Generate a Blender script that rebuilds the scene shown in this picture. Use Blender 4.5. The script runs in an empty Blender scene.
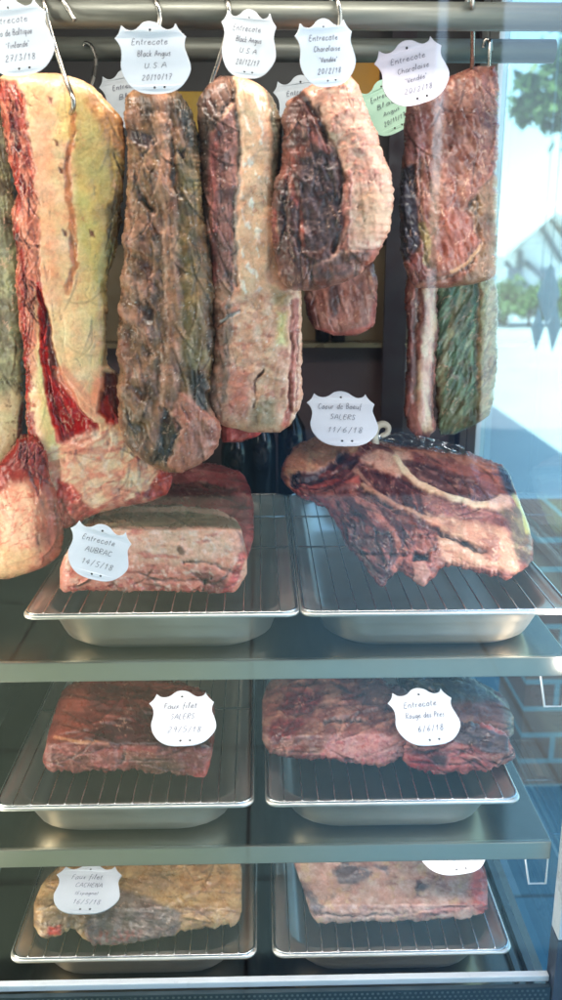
import bpy, bmesh, math, random
import numpy as np
from mathutils import Vector, Matrix

random.seed(7)
C = bpy.context.scene.collection
PI = math.pi
HZ = 1.5                                   # camera height above the pavement

# ------------------------------------------------------------------ camera
FOC = 900.0                                # focal length in photo pixels (photo 562 x 1000)
PITCH = math.atan(255 / FOC)
YAW = 0.0246
fwd = np.array([math.sin(YAW) * math.cos(PITCH), math.cos(YAW) * math.cos(PITCH), -math.sin(PITCH)])
rgt = np.array([math.cos(YAW), -math.sin(YAW), 0.0])
upv = np.cross(rgt, fwd)
CAM = np.array([0.0, 0.0, HZ])

def ray(px, py):
    px = np.asarray(px, float); py = np.asarray(py, float)
    return (fwd + rgt * ((px - 281) / FOC)[..., None] + upv * ((500 - py) / FOC)[..., None])

def at(px, py, Y):
    d = ray(px, py)
    return CAM + d * (np.asarray(Y, float) / d[..., 1])[..., None]

def on_plane(px, py, z):
    d = ray(px, py)
    return CAM + d * ((z - HZ) / d[..., 2])[..., None]

def proj(P):
    v = np.asarray(P, float) - CAM
    zd = v @ fwd
    return 281 + FOC * (v @ rgt) / zd, 500 - FOC * (v @ upv) / zd

cam_d = bpy.data.cameras.new('camera')
cam = bpy.data.objects.new('camera', cam_d); C.objects.link(cam)
cam.location = CAM
cam.rotation_euler = (PI / 2 - PITCH, 0, -YAW)
cam_d.sensor_fit = 'VERTICAL'; cam_d.sensor_height = 36; cam_d.lens = 36 * FOC / 1000
cam_d.clip_start = 0.02; cam_d.clip_end = 800
cam_d.dof.use_dof = True; cam_d.dof.focus_distance = 1.15; cam_d.dof.aperture_fstop = 4.6
bpy.context.scene.camera = cam

# ------------------------------------------------------------------ noise
def _h(ix, iy, s):
    n = (ix.astype(np.int64) * 374761393 + iy.astype(np.int64) * 668265263 + s * 974634777) & 0xFFFFFFFF
    n = ((n ^ (n >> 13)) * 1274126177) & 0xFFFFFFFF
    n = (n ^ (n >> 16)) & 0xFFFF
    return n * (2 * PI / 65536)

def pn(x, y, s=0):
    ix = np.floor(x); iy = np.floor(y); fx = x - ix; fy = y - iy
    u = fx * fx * fx * (fx * (fx * 6 - 15) + 10); v = fy * fy * fy * (fy * (fy * 6 - 15) + 10)
    def g(dx, dy):
        a = _h(ix + dx, iy + dy, s)
        return np.cos(a) * (fx - dx) + np.sin(a) * (fy - dy)
    a = g(0, 0); b = g(1, 0); c = g(0, 1); d = g(1, 1)
    return 1.5 * ((a + (b - a) * u) * (1 - v) + (c + (d - c) * u) * v)

def fbm(x, y, sc, oc=4, s=0, rough=0.55):
    t = 0; a = 1; n = 0; f = 1 / sc
    for k in range(oc):
        t = t + a * pn(x * f + 17.3 * k, y * f - 9.1 * k, s + k); n += a * a; a *= rough; f *= 2.03
    return t / math.sqrt(n)

def ridge(x, y, sc, oc=3, s=0):
    t = 0; a = 1; n = 0; f = 1 / sc
    for k in range(oc):
        t = t + a * (1 - np.abs(pn(x * f + 7 * k, y * f + 3 * k, s + k)) * 1.6); n += a; a *= 0.5; f *= 2.1
    return t / n

def sst(a, b, x):
    t = np.clip((x - a) / (b - a), 0, 1)
    return t * t * (3 - 2 * t)

def lin(c):
    c = np.asarray(c, float) / 255
    return np.where(c <= 0.04045, c / 12.92, ((c + 0.055) / 1.055) ** 2.4)

# ------------------------------------------------------------------ materials
def mat(name, col=(128, 128, 128), rough=0.5, metal=0.0, **kw):
    m = bpy.data.materials.new(name); m.use_nodes = True
    nt = m.node_tree; b = nt.nodes['Principled BSDF']
    c = lin(col)
    b.inputs['Base Color'].default_value = (*c, 1)
    b.inputs['Roughness'].default_value = rough; b.inputs['Metallic'].default_value = metal
    v = kw.get('var', 0.12); sc = kw.get('scale', 30)
    tc = nt.nodes.new('ShaderNodeTexCoord')
    mp = nt.nodes.new('ShaderNodeMapping'); mp.inputs['Scale'].default_value = kw.get('stretch', (1, 1, 1))
    nt.links.new(tc.outputs['Object'], mp.inputs['Vector'])
    nz = nt.nodes.new('ShaderNodeTexNoise'); nz.inputs['Scale'].default_value = sc; nz.inputs['Detail'].default_value = 6
    nt.links.new(mp.outputs['Vector'], nz.inputs['Vector'])
    rp = nt.nodes.new('ShaderNodeMapRange')
    rp.inputs['From Min'].default_value = 0.3; rp.inputs['From Max'].default_value = 0.7
    rp.inputs['To Min'].default_value = 1 - v; rp.inputs['To Max'].default_value = 1 + v
    nt.links.new(nz.outputs['Fac'], rp.inputs['Value'])
    mx = nt.nodes.new('ShaderNodeVectorMath'); mx.operation = 'SCALE'
    mx.inputs[0].default_value = tuple(c)
    nt.links.new(rp.outputs[0], mx.inputs['Scale'])
    nt.links.new(mx.outputs[0], b.inputs['Base Color'])
    rr = nt.nodes.new('ShaderNodeMapRange')
    rv = kw.get('rvar', 0.3)
    rr.inputs['From Min'].default_value = 0.3; rr.inputs['From Max'].default_value = 0.7
    rr.inputs['To Min'].default_value = rough * (1 - rv); rr.inputs['To Max'].default_value = min(1, rough * (1 + rv))
    nt.links.new(nz.outputs['Fac'], rr.inputs['Value']); nt.links.new(rr.outputs[0], b.inputs['Roughness'])
    if kw.get('bump'):
        bp = nt.nodes.new('ShaderNodeBump'); bp.inputs['Strength'].default_value = kw['bump']; bp.inputs['Distance'].default_value = kw.get('bdist', 0.002)
        nt.links.new(nz.outputs['Fac'], bp.inputs['Height']); nt.links.new(bp.outputs[0], b.inputs['Normal'])
    return m

def glass_mat(name, tint, refl, rough=0.0):
    m = bpy.data.materials.new(name); m.use_nodes = True
    nt = m.node_tree; nt.nodes.clear()
    out = nt.nodes.new('ShaderNodeOutputMaterial')
    tr = nt.nodes.new('ShaderNodeBsdfTransparent'); tr.inputs[0].default_value = (*tint, 1)
    gl = nt.nodes.new('ShaderNodeBsdfGlossy'); gl.inputs['Roughness'].default_value = rough
    gl.inputs['Color'].default_value = (1, 1, 1, 1)
    mx = nt.nodes.new('ShaderNodeMixShader')
    # Schlick reflectance, the same from either side of the sheet
    ge = nt.nodes.new('ShaderNodeNewGeometry')
    dp = nt.nodes.new('ShaderNodeVectorMath'); dp.operation = 'DOT_PRODUCT'
    nt.links.new(ge.outputs['Normal'], dp.inputs[0]); nt.links.new(ge.outputs['Incoming'], dp.inputs[1])
    def mth(op, a, b=None):
        n = nt.nodes.new('ShaderNodeMath'); n.operation = op
        for i, q in enumerate((a, b)):
            if q is None: continue
            if isinstance(q, (int, float)): n.inputs[i].default_value = q
            else: nt.links.new(q, n.inputs[i])
        return n.outputs[0]
    c5 = mth('POWER', mth('SUBTRACT', 1.0, mth('ABSOLUTE', dp.outputs['Value'])), 5.0)
    rf = mth('ADD', mth('MULTIPLY', c5, 1 - refl), refl)
    nt.links.new(rf, mx.inputs[0])
    nt.links.new(tr.outputs[0], mx.inputs[1]); nt.links.new(gl.outputs[0], mx.inputs[2])
    nt.links.new(mx.outputs[0], out.inputs['Surface'])
    return m

def meat_mat():
    m = bpy.data.materials.new('aged_meat'); m.use_nodes = True
    nt = m.node_tree; b = nt.nodes['Principled BSDF']; L = nt.links
    a = nt.nodes.new('ShaderNodeAttribute'); a.attribute_name = 'Col'
    tc = nt.nodes.new('ShaderNodeTexCoord')
    def noise(sc, det=5):
        n = nt.nodes.new('ShaderNodeTexNoise'); n.inputs['Scale'].default_value = sc; n.inputs['Detail'].default_value = det
        n.inputs['Roughness'].default_value = 0.62
        L.new(tc.outputs['Object'], n.inputs['Vector']); return n
    n1 = noise(260); n2 = noise(70); n3 = noise(600, 3)
    def mr(src, a0, a1, b0, b1):
        r = nt.nodes.new('ShaderNodeMapRange')
        for k, v in zip(('From Min', 'From Max', 'To Min', 'To Max'), (a0, a1, b0, b1)): r.inputs[k].default_value = v
        L.new(src, r.inputs['Value']); return r.outputs[0]
    v1 = mr(n1.outputs['Fac'], .3, .7, .84, 1.16)
    s = nt.nodes.new('ShaderNodeVectorMath'); s.operation = 'SCALE'
    L.new(a.outputs['Color'], s.inputs[0]); L.new(v1, s.inputs['Scale'])
    L.new(s.outputs[0], b.inputs['Base Color'])
    # roughness from the attribute's alpha, broken up
    rv = mr(n2.outputs['Fac'], .35, .65, .72, 1.3)
    rm = nt.nodes.new('ShaderNodeMath'); rm.operation = 'MULTIPLY'; rm.use_clamp = True
    L.new(a.outputs['Alpha'], rm.inputs[0]); L.new(rv, rm.inputs[1]); L.new(rm.outputs[0], b.inputs['Roughness'])
    # bump: fibre-size and grain
    ad = nt.nodes.new('ShaderNodeMath'); ad.operation = 'ADD'
    h2 = mr(n2.outputs['Fac'], 0, 1, 0, 1.0); h3 = mr(n3.outputs['Fac'], 0, 1, 0, .35)
    L.new(n1.outputs['Fac'], ad.inputs[0]); L.new(h2, ad.inputs[1])
    ad2 = nt.nodes.new('ShaderNodeMath'); ad2.operation = 'ADD'
    L.new(ad.outputs[0], ad2.inputs[0]); L.new(h3, ad2.inputs[1])
    bp = nt.nodes.new('ShaderNodeBump'); bp.inputs['Strength'].default_value = 0.3; bp.inputs['Distance'].default_value = 0.0011
    L.new(ad2.outputs[0], bp.inputs['Height']); L.new(bp.outputs[0], b.inputs['Normal'])
    b.inputs['Subsurface Weight'].default_value = 0.06
    b.inputs['Subsurface Radius'].default_value = (1.0, 0.35, 0.2); b.inputs['Subsurface Scale'].default_value = 0.006
    b.inputs['Specular IOR Level'].default_value = 0.5
    return m

M_MEAT = meat_mat()
M_STEEL = mat('brushed_steel', (238, 230, 218), 0.42, 1.0, var=0.04, scale=12, rvar=0.2)
M_STEEL_D = mat('shelf_steel', (158, 148, 132), 0.24, 1.0, var=0.03, scale=9, rvar=0.12)
M_LIP = mat('lip_steel', (176, 168, 154), 0.38, 1.0, var=0.05, scale=14, rvar=.2)
M_WIRE = mat('chrome_wire', (200, 200, 198), 0.16, 1.0, var=0.05, scale=60)
M_RAIL = mat('grey_rail', (92, 92, 84), 0.45, 0.5, var=0.1, scale=50, stretch=(.3, 6, 6))
M_WALL = mat('dark_liner', (58, 50, 46), 0.45, 0.0, var=0.2, scale=6)
M_SIDE = mat('side_liner', (120, 126, 122), 0.35, 0.7, var=0.1, scale=12)
M_POST = mat('white_post', (222, 224, 224), 0.35, 0.0, var=0.04, scale=20)
M_SEAL = mat('dark_seal', (48, 24, 26), 0.6, 0.0)
M_TAG = mat('white_plastic', (236, 234, 238), 0.38, 0.0, var=0.025, scale=40)
M_TAGG = mat('green_plastic', (178, 214, 190), 0.4, 0.0, var=0.03, scale=40)
M_TAGL = mat('lilac_plastic', (212, 205, 214), 0.4, 0.0, var=0.03, scale=40)
M_TAGB = mat('grey_plastic', (168, 172, 176), 0.4, 0.0, var=0.03, scale=40)
M_INK = mat('pen_ink', (70, 68, 84), 0.6, 0.0)
M_GLASS = glass_mat('front_glass', (0.97, 0.985, 0.98), 0.038)
M_GLASS2 = glass_mat('side_glass', (0.80, 0.96, 0.955), 0.04)

# ------------------------------------------------------------------ object helpers
def link(name, me, m=None, parent=None, smooth=False):
    o = bpy.data.objects.new(name, me); C.objects.link(o)
    if m: me.materials.append(m)
    if smooth:
        me.polygons.foreach_set('use_smooth', [True] * len(me.polygons))
    if parent: o.parent = parent
    return o

def tag(o, label=None, cat=None, group=None, kind=None):
    if label: o['label'] = label
    if cat: o['category'] = cat
    if group: o['group'] = group
    if kind: o['kind'] = kind
    return o

def empty(name, loc=(0, 0, 0), label=None, cat=None, group=None):
    o = bpy.data.objects.new(name, None); C.objects.link(o); o.location = loc; o.empty_display_size = 0.05
    return tag(o, label, cat, group)

def wparent(o, p):
    """parent keeping world placement (all parents here only translate)"""
    o.parent = p; o.location = Vector(o.location) - Vector(p.location)

class MB:
    def __init__(s): s.v = []; s.f = []
    def quad_grid(s, rows, close_u=False, close_v=False, cap=False):
        b = len(s.v); R = len(rows); K = len(rows[0])
        for r in rows: s.v.extend([tuple(map(float, p)) for p in r])
        for i in range(R if close_v else R - 1):
            for j in range(K if close_u else K - 1):
                i2 = (i + 1) % R; j2 = (j + 1) % K
                s.f.append((b + i * K + j, b + i * K + j2, b + i2 * K + j2, b + i2 * K + j))
        if cap:
            s.f.append(tuple(b + j for j in range(K))[::-1]); s.f.append(tuple(b + (R - 1) * K + j for j in range(K)))
        return s
    def box(s, x0, x1, y0, y1, z0, z1):
        b = len(s.v)
        s.v += [(x, y, z) for x in (x0, x1) for y in (y0, y1) for z in (z0, z1)]
        for q in ((0, 1, 3, 2), (4, 6, 7, 5), (0, 4, 5, 1), (2, 3, 7, 6), (0, 2, 6, 4), (1, 5, 7, 3)):
            s.f.append(tuple(b + i for i in q))
        return s
    def tube(s, pts, r, n=10, closed=False, cap=True):
        pts = [np.array(p, float) for p in pts]; N = len(pts); rows = []
        prev = None
        for i in range(N):
            a = pts[(i - 1) % N] if (closed or i > 0) else pts[i]
            c = pts[(i + 1) % N] if (closed or i < N - 1) else pts[i]
            t = c - a; t /= np.linalg.norm(t) + 1e-12
            if prev is None:
                h = np.array([0, 0, 1.0]) if abs(t[2]) < 0.9 else np.array([1.0, 0, 0])
                u = np.cross(t, h)
            else:
                u = prev - t * (prev @ t)
            u /= np.linalg.norm(u) + 1e-12; prev = u; w = np.cross(t, u)
            rr = r[i] if hasattr(r, '__len__') else r
            rows.append([pts[i] + rr * (math.cos(2 * PI * k / n) * u + math.sin(2 * PI * k / n) * w) for k in range(n)])
        return s.quad_grid(rows, close_u=True, close_v=closed, cap=cap and not closed)
    def build(s, name, m, parent=None, smooth=False, bevel=0, loc=None):
        me = bpy.data.meshes.new(name)
        off = np.array(loc if loc is not None else (0, 0, 0), float)
        me.from_pydata([tuple(np.array(p) - off) for p in s.v], [], s.f)
        bm = bmesh.new(); bm.from_mesh(me); bmesh.ops.recalc_face_normals(bm, faces=bm.faces)
        if bevel:
            bmesh.ops.bevel(bm, geom=list(bm.edges), offset=bevel, segments=2, affect='EDGES', profile=0.6)
        bm.to_mesh(me); bm.free(); me.update()
        o = link(name, me, m, parent, smooth)
        if loc is not None and parent is None: o.location = off
        if bevel or smooth: pass
        return o

def catmull(pts, n=8, closed=False):
    pts = [np.array(p, float) for p in pts]; N = len(pts); out = []
    for i in range(N if closed else N - 1):
        p0 = pts[(i - 1) % N] if (closed or i > 0) else pts[i]
        p1 = pts[i]; p2 = pts[(i + 1) % N]
        p3 = pts[(i + 2) % N] if (closed or i < N - 2) else p2
        for k in range(n):
            t = k / n
            out.append(0.5 * (2 * p1 + (p2 - p0) * t + (2 * p0 - 5 * p1 + 4 * p2 - p3) * t * t + (3 * p1 - p0 - 3 * p2 + p3) * t ** 3))
    if not closed: out.append(pts[-1])
    return out

# ------------------------------------------------------------------ meat
DEPTH = {}                                  # coarse record of the nearest meat surface along each sight line, for resting the tags
class Meat:
    """a lump lofted from the outline of the piece, with front and back skins, lumps, creases and coloured patches, a few of them painted shade and gloss"""
    def __init__(s, rows, Yr, tf=0.03, tb=0.05, n=2.6, m=5, step=1.1, jit=1.0, seed=1, cols=False, zmin=None, amp=1.0, base=(150, 100, 90)):
        s.seed = seed; s.zmin = zmin; s.cols = cols
        rows = np.array(rows, float); n += 1.5; jit *= 1.6
        v = np.arange(rows[0, 0], rows[-1, 0] + 0.01, step)
        lo = np.interp(v, rows[:, 0], rows[:, 1]); hi = np.interp(v, rows[:, 0], rows[:, 2])
        k = np.exp(-0.5 * (np.arange(-6, 7) / 2.2) ** 2); k /= k.sum()
        sm = lambda q: np.convolve(np.pad(q, 6, mode='edge'), k, mode='valid')
        lo, hi = sm(lo), sm(hi)
        lo = lo + jit * (fbm(v, v * 0 + 3.3, 14, 3, seed) * 0.8 + fbm(v, v * 0, 4, 2, seed + 5) * 0.5)
        hi = hi + jit * (fbm(v, v * 0 + 8.3, 14, 3, seed + 9) * 0.8 + fbm(v, v * 0, 4, 2, seed + 15) * 0.5)
        bad = hi < lo + 0.6; mid = (hi + lo) / 2; hi = np.where(bad, mid + .3, hi); lo = np.where(bad, mid - .3, lo)
        W = (hi - lo).max(); nf = int(max(24, W / step)); nb = max(14, nf // 3)
        e = np.linspace(-1, 1, nf); tfr = 0.72 * e + 0.28 * np.sin(e * PI / 2)
        tfr = np.sign(tfr) * (1 - (1 - np.abs(tfr)) ** 1.12)
        tbk = np.sin(np.linspace(1, -1, nb + 2)[1:-1] * PI / 2)
        t = np.concatenate([tfr, tbk]); back = np.concatenate([np.zeros(nf, bool), np.ones(nb, bool)])
        s.T, V = np.meshgrid(t, v); s.back = np.tile(back, (len(v), 1))
        ctr = ((lo + hi) / 2)[:, None]; hw = ((hi - lo) / 2)[:, None]
        cross = ctr + hw * s.T
        s.x, s.y = (V, cross) if cols else (cross, V)
        vv = np.linspace(-1, 1, len(v))[:, None]
        endp = np.clip(1 - np.abs(vv) ** (2 * m), 0, 1) ** 0.5
        prof = np.clip(1 - np.abs(s.T) ** n, 0, 1) ** (1 / n) * endp
        s.prof = prof
        s.off = np.where(s.back, tb, -tf) * prof
        Yr = np.array(Yr, float)
        s.Y = np.interp(s.y, Yr[:, 0], Yr[:, 1]) if Yr.ndim == 2 else np.full(s.x.shape, float(Yr))
        s.wx = s.x + 2.4 * fbm(s.x, s.y, 16, 3, seed + 21); s.wy = s.y + 2.4 * fbm(s.x, s.y, 16, 3, seed + 31)
        s.col = np.tile(lin(base), s.x.shape + (1,)); s.rough = np.full(s.x.shape, 0.42)
        s.h = amp * (0.0030 * fbm(s.x, s.y, 36, 2, seed + 40) + 0.0009 * fbm(s.x, s.y, 13, 3, seed + 43) + 0.0004 * fbm(s.x, s.y, 4.5, 2, seed + 47))
    # masks
    def n(s, sc, oc=3, k=0, ang=None, asp=1):
        x, y = s.x, s.y
        if ang is not None:
            a = math.radians(ang); x, y = (s.x * math.cos(a) + s.y * math.sin(a)) / asp, -s.x * math.sin(a) + s.y * math.cos(a)
        return fbm(x, y, sc, oc, s.seed + 100 + k)
    def thr(s, sc, t0=0.2, w=0.25, oc=3, k=0, ang=None, asp=1):
        return sst(t0 - w, t0 + w, s.n(sc, oc, k, ang, asp))
    def vein(s, sc, w=0.12, k=0, ang=None, asp=1):
        q = np.abs(s.n(sc, 3, k, ang, asp)); return 1 - sst(0, w, q)
    def poly(s, pts, soft=2.5, warp=1.0):
        x = s.x + (s.wx - s.x) * warp; y = s.y + (s.wy - s.y) * warp
        P = np.array(pts, float); ins = np.zeros(x.shape, bool); d = np.full(x.shape, 1e9)
        for i in range(len(P)):
            ax, ay = P[i]; bx, by = P[(i + 1) % len(P)]
            c = ((ay > y) != (by > y)) & (x < (bx - ax) * (y - ay) / ((by - ay) if by != ay else 1e-9) + ax); ins ^= c
            L = (bx - ax) ** 2 + (by - ay) ** 2 + 1e-9
            tt = np.clip(((x - ax) * (bx - ax) + (y - ay) * (by - ay)) / L, 0, 1)
            d = np.minimum(d, np.hypot(x - ax - tt * (bx - ax), y - ay - tt * (by - ay)))
        return sst(-soft, soft, np.where(ins, d, -d))
    def line(s, pts, w=1.5, soft=1.5, warp=0.6):
        x = s.x + (s.wx - s.x) * warp; y = s.y + (s.wy - s.y) * warp
        P = np.array(pts, float); d = np.full(x.shape, 1e9)
        for i in range(len(P) - 1):
            ax, ay = P[i]; bx, by = P[i + 1]; L = (bx - ax) ** 2 + (by - ay) ** 2 + 1e-9
            tt = np.clip(((x - ax) * (bx - ax) + (y - ay) * (by - ay)) / L, 0, 1)
            d = np.minimum(d, np.hypot(x - ax - tt * (bx - ax), y - ay - tt * (by - ay)))
        return 1 - sst(w, w + soft, d)
    def mix(s, c, k, a=1.0, rough=None):
        k = np.clip(k * a, 0, 1)
        s.col = s.col * (1 - k[..., None]) + lin(c) * k[..., None]
        if rough is not None: s.rough = s.rough * (1 - k) + rough * k
        return k
    def up(s, k, mm): s.h = s.h + k * mm / 1000; return s
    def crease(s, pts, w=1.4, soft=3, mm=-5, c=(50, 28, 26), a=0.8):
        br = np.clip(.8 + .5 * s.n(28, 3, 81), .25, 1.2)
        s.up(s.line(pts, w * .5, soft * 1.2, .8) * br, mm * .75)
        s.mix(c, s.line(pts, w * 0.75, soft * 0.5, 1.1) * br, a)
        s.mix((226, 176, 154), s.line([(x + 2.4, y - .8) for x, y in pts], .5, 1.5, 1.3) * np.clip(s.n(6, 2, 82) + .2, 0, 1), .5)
    def folds(s, mask, n, ang=80, length=40, A=1.4, L=4.0, dark=.55, light=.25, spread=14, bend=.5):
        """short overlapping folds and fibre bundles that run along the grain of the piece"""
        rg = np.random.RandomState(s.seed * 31 + int(n) + int(ang) + 500)
        ok = np.flatnonzero(((mask > .5) & ~s.back).ravel())
        if len(ok) == 0: return
        X, Y = s.x.ravel(), s.y.ravel(); H = s.h.ravel().copy(); dk = np.zeros_like(H); lt = np.zeros_like(H); mk = mask.ravel()
        for _ in range(int(n)):
            p = ok[rg.randint(len(ok))]; ln = length * rg.uniform(.4, 1.4); a = math.radians(ang + rg.normal() * spread); sg = rg.choice((-1, 1)); am = A * rg.uniform(.4, 1.5)
            pts = [np.array((X[p], Y[p]))]; cur = rg.normal() * bend * .35
            for k in range(6):
                a += cur + rg.normal() * bend * .12; pts.append(pts[-1] + ln / 6 * np.array((math.cos(a), math.sin(a))))
            P = np.array(pts); m_ = L * 3.2
            sel = np.flatnonzero((X > P[:, 0].min() - m_) & (X < P[:, 0].max() + m_) & (Y > P[:, 1].min() - m_) & (Y < P[:, 1].max() + m_))
            if len(sel) == 0: continue
            x, y = X[sel], Y[sel]; best = np.full(len(sel), 1e9); sd = np.zeros(len(sel)); tq = np.zeros(len(sel))
            for k in range(6):
                ax, ay = P[k]; bx, by = P[k + 1]; l2 = (bx - ax) ** 2 + (by - ay) ** 2 + 1e-9
                t = np.clip(((x - ax) * (bx - ax) + (y - ay) * (by - ay)) / l2, 0, 1); ex = x - ax - t * (bx - ax); ey = y - ay - t * (by - ay)
                d = np.hypot(ex, ey); c = np.sign((bx - ax) * ey - (by - ay) * ex); u = d < best
                best = np.where(u, d, best); sd = np.where(u, d * c, sd); tq = np.where(u, (k + t) / 6, tq)
            sd = sd * sg; fade = np.sin(np.clip(tq, 0, 1) * PI) ** .6 * mk[sel]
            f = np.where(sd > 0, np.exp(-sd / L), -.55 * np.exp(sd / 1.3)) * fade
            H[sel] += am / 1000 * f
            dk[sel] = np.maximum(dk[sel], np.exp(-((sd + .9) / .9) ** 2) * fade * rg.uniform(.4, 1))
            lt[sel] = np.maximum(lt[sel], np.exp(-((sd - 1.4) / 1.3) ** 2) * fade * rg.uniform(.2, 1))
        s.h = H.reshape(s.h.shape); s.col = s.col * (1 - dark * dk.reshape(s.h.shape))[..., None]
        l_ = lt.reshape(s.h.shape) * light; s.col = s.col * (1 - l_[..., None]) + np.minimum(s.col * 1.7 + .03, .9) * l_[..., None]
    def mottle(s, lum=0.16, hue=0.10, sc=9, ang=None, asp=10.0, fold=1.0):
        if ang is None: ang = 4 if s.cols else 80
        L0 = s.col @ np.array((.3, .5, .2)); fat = sst(.26, .42, L0); dk = 1 - fat
        s.h = s.h * (1 - .5 * fat)
        # lean: long fibres, dark dried crust, thin white flecks
        fib = s.n(sc * .42, 3, 76, ang, asp); fib2 = s.n(sc * .9, 3, 90, ang, asp * .7)
        s.up((fib * .45 + fib2 * .6) * (dk * .85 + .15), 1.0); s.col = s.col * np.clip(1 + (.16 * fib + .16 * fib2) * (dk * .9 + .1), .5, 1.6)[..., None]
        crust = s.thr(sc * 2.2, .3, .12, 4, 77, ang, 2.4) * dk; s.col = s.col * (1 - .38 * crust[..., None] * np.array((.8, 1, 1)))
        pale = s.vein(sc * 1.6, .05, 66, ang, 3.0) * s.thr(sc * 2.4, .1, .25, 2, 67) * dk; s.mix((226, 178, 152), pale, .6); s.up(pale, .5)
        cr_ = s.vein(sc * 1.6, .045, 64, ang, 6) * s.thr(sc * 3, .2, .25, 2, 65); s.col = s.col * (1 - .45 * cr_ * (.35 + .65 * dk))[..., None]; s.up(cr_, -1.4)
        # fat: waxy, slow drifts of pink and yellow, a few fine red veins
        q = s.n(sc * 2.8, 3, 91); s.col = s.col * (1 + fat[..., None] * q[..., None] * np.array((.03, -.09, -.12)))
        vn = s.vein(sc * 2.2, .035, 92, ang + 30, 1.6) * s.thr(sc * 3, .25, .25, 2, 93) * fat; s.mix((186, 92, 76), vn, .45)
        s.up(np.abs(s.n(sc * 3.2, 2, 79, ang, 2.2)), 2.0)
        q = 1 + lum * (.45 + .75 * dk) * (s.n(sc * 1.3, 4, 61, ang, 1.8) + .5 * s.n(sc * .3, 3, 62))
        s.col = s.col * np.clip(q, .45, 1.6)[..., None]
        g = hue * s.n(sc * 2.2, 3, 63); s.col = s.col * np.stack([1 + g * .5, 1 - g * .6, 1 - g * .5], -1)
        area = float((~s.back).sum()) * 1.1
        if fold:
            s.folds(dk, fold * area / 420, ang, 42, 1.3, 3.2, .6, .38, 9, .35)
            s.folds(fat, fold * area / 1500, ang, 46, .45, 6, .22, .1, 25)
        wet = s.thr(sc * 1.5, .1, .25, 3, 68); s.rough = s.rough * (1.0 - .48 * wet) * (1 - .12 * fat)
    def specks(s, c, sc=4, t=.55, k=70, a=.8, rough=.25, mm=.4):  # pale specks are specular glints painted into the colour
        m_ = s.thr(sc, t, .12, 2, k); s.mix(c, m_, a, rough); s.up(m_, mm)
    def build(s, name, label, cat='meat', group=None, gain=1.0):
        c_ = np.clip(s.col, .002, 1); lm_ = c_ @ np.array((.3, .55, .15)); c_ = lm_[..., None] + (c_ - lm_[..., None]) * 1.04
        s.col = np.clip(c_, .002, 1) ** 1.12 * 1.02
        d = ray(s.x, s.y); dn = d / np.linalg.norm(d, axis=-1, keepdims=True)
        P = CAM + d * (s.Y / d[..., 1])[..., None] + dn * s.off[..., None]
        du = np.roll(P, -1, 1) - np.roll(P, 1, 1); dv = np.gradient(P, axis=0)
        N = np.cross(du, dv); N /= np.linalg.norm(N, axis=-1, keepdims=True) + 1e-12
        fr = ~s.back
        sg = 1.0 if np.mean((N * -dn).sum(-1)[fr]) > 0 else -1.0
        wgt = np.clip(s.prof * 2.5, 0.15, 1) * np.where(s.back, 0.4, 1)
        N = N * sg
        N = np.where(fr[..., None], 0.5 * N + 0.5 * -dn, N)
        P = P + N * (s.h * wgt)[..., None]
        if s.zmin is not None:
            P[..., 2] = np.maximum(P[..., 2], s.zmin + 0.0015 + 0.0008 * s.n(9, 2, 88))
        dist = np.linalg.norm(P - CAM, axis=-1)
        qx, qy = proj(P[fr]); kx = (qx // 2).astype(int); ky = (qy // 2).astype(int)
        for a_, b_, c_ in zip(kx.tolist(), ky.tolist(), dist[fr].tolist()):
            if c_ < DEPTH.get((a_, b_), 9): DEPTH[(a_, b_)] = c_
        R, K = s.x.shape
        org = P.reshape(-1, 3).mean(0); org[2] = P[..., 2].min()
        co = (P.reshape(-1, 3) - org).astype(np.float32)
        i, j = np.meshgrid(np.arange(R - 1), np.arange(K), indexing='ij'); j2 = (j + 1) % K
        F = np.stack([i * K + j, i * K + j2, (i + 1) * K + j2, (i + 1) * K + j], -1).reshape(-1, 4)
        if sg < 0: F = F[:, ::-1]
        me = bpy.data.meshes.new(name)
        me.vertices.add(len(co)); me.vertices.foreach_set('co', co.ravel())
        me.loops.add(F.size); me.loops.foreach_set('vertex_index', F.ravel().astype(np.int32))
        me.polygons.add(len(F)); me.polygons.foreach_set('loop_start', np.arange(0, F.size, 4, dtype=np.int32))
        me.polygons.foreach_set('use_smooth', np.ones(len(F), bool))
        me.update(calc_edges=True); me.validate()
        at_ = me.attributes.new('Col', 'FLOAT_COLOR', 'POINT')
        rgba = np.concatenate([np.clip(s.col * gain, 0.003, .92), np.clip(s.rough, .12, .95)[..., None]], -1).astype(np.float32)
        at_.data.foreach_set('color', rgba.reshape(-1))
        o = link(name, me, M_MEAT); o.location = org
        return tag(o, label, cat, group)

# ------------------------------------------------------------------ world, sun
SUN_TO = Vector((-0.42, -0.30, 0.86)).normalized()      # towards the sun
w = bpy.data.worlds.new('World'); bpy.context.scene.world = w; w.use_nodes = True
nt = w.node_tree; bg = nt.nodes['Background']
sky = nt.nodes.new('ShaderNodeTexSky'); sky.sky_type = 'NISHITA'; sky.sun_disc = False
sky.sun_elevation = math.asin(SUN_TO.z); sky.sun_rotation = math.atan2(SUN_TO.x, SUN_TO.y)
nt.links.new(sky.outputs[0], bg.inputs['Color']); bg.inputs['Strength'].default_value = 0.15
sl = bpy.data.lights.new('sun', 'SUN'); sl.energy = 3.2; sl.angle = math.radians(0.5); sl.color = (1, 0.96, 0.9)
so = bpy.data.objects.new('sun', sl); C.objects.link(so)
so.rotation_euler = SUN_TO.to_track_quat('Z', 'Y').to_euler()
vs = bpy.context.scene.view_settings
vs.view_transform = 'Standard'; vs.look = 'None'; vs.exposure = 1.9; vs.gamma = 1

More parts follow.
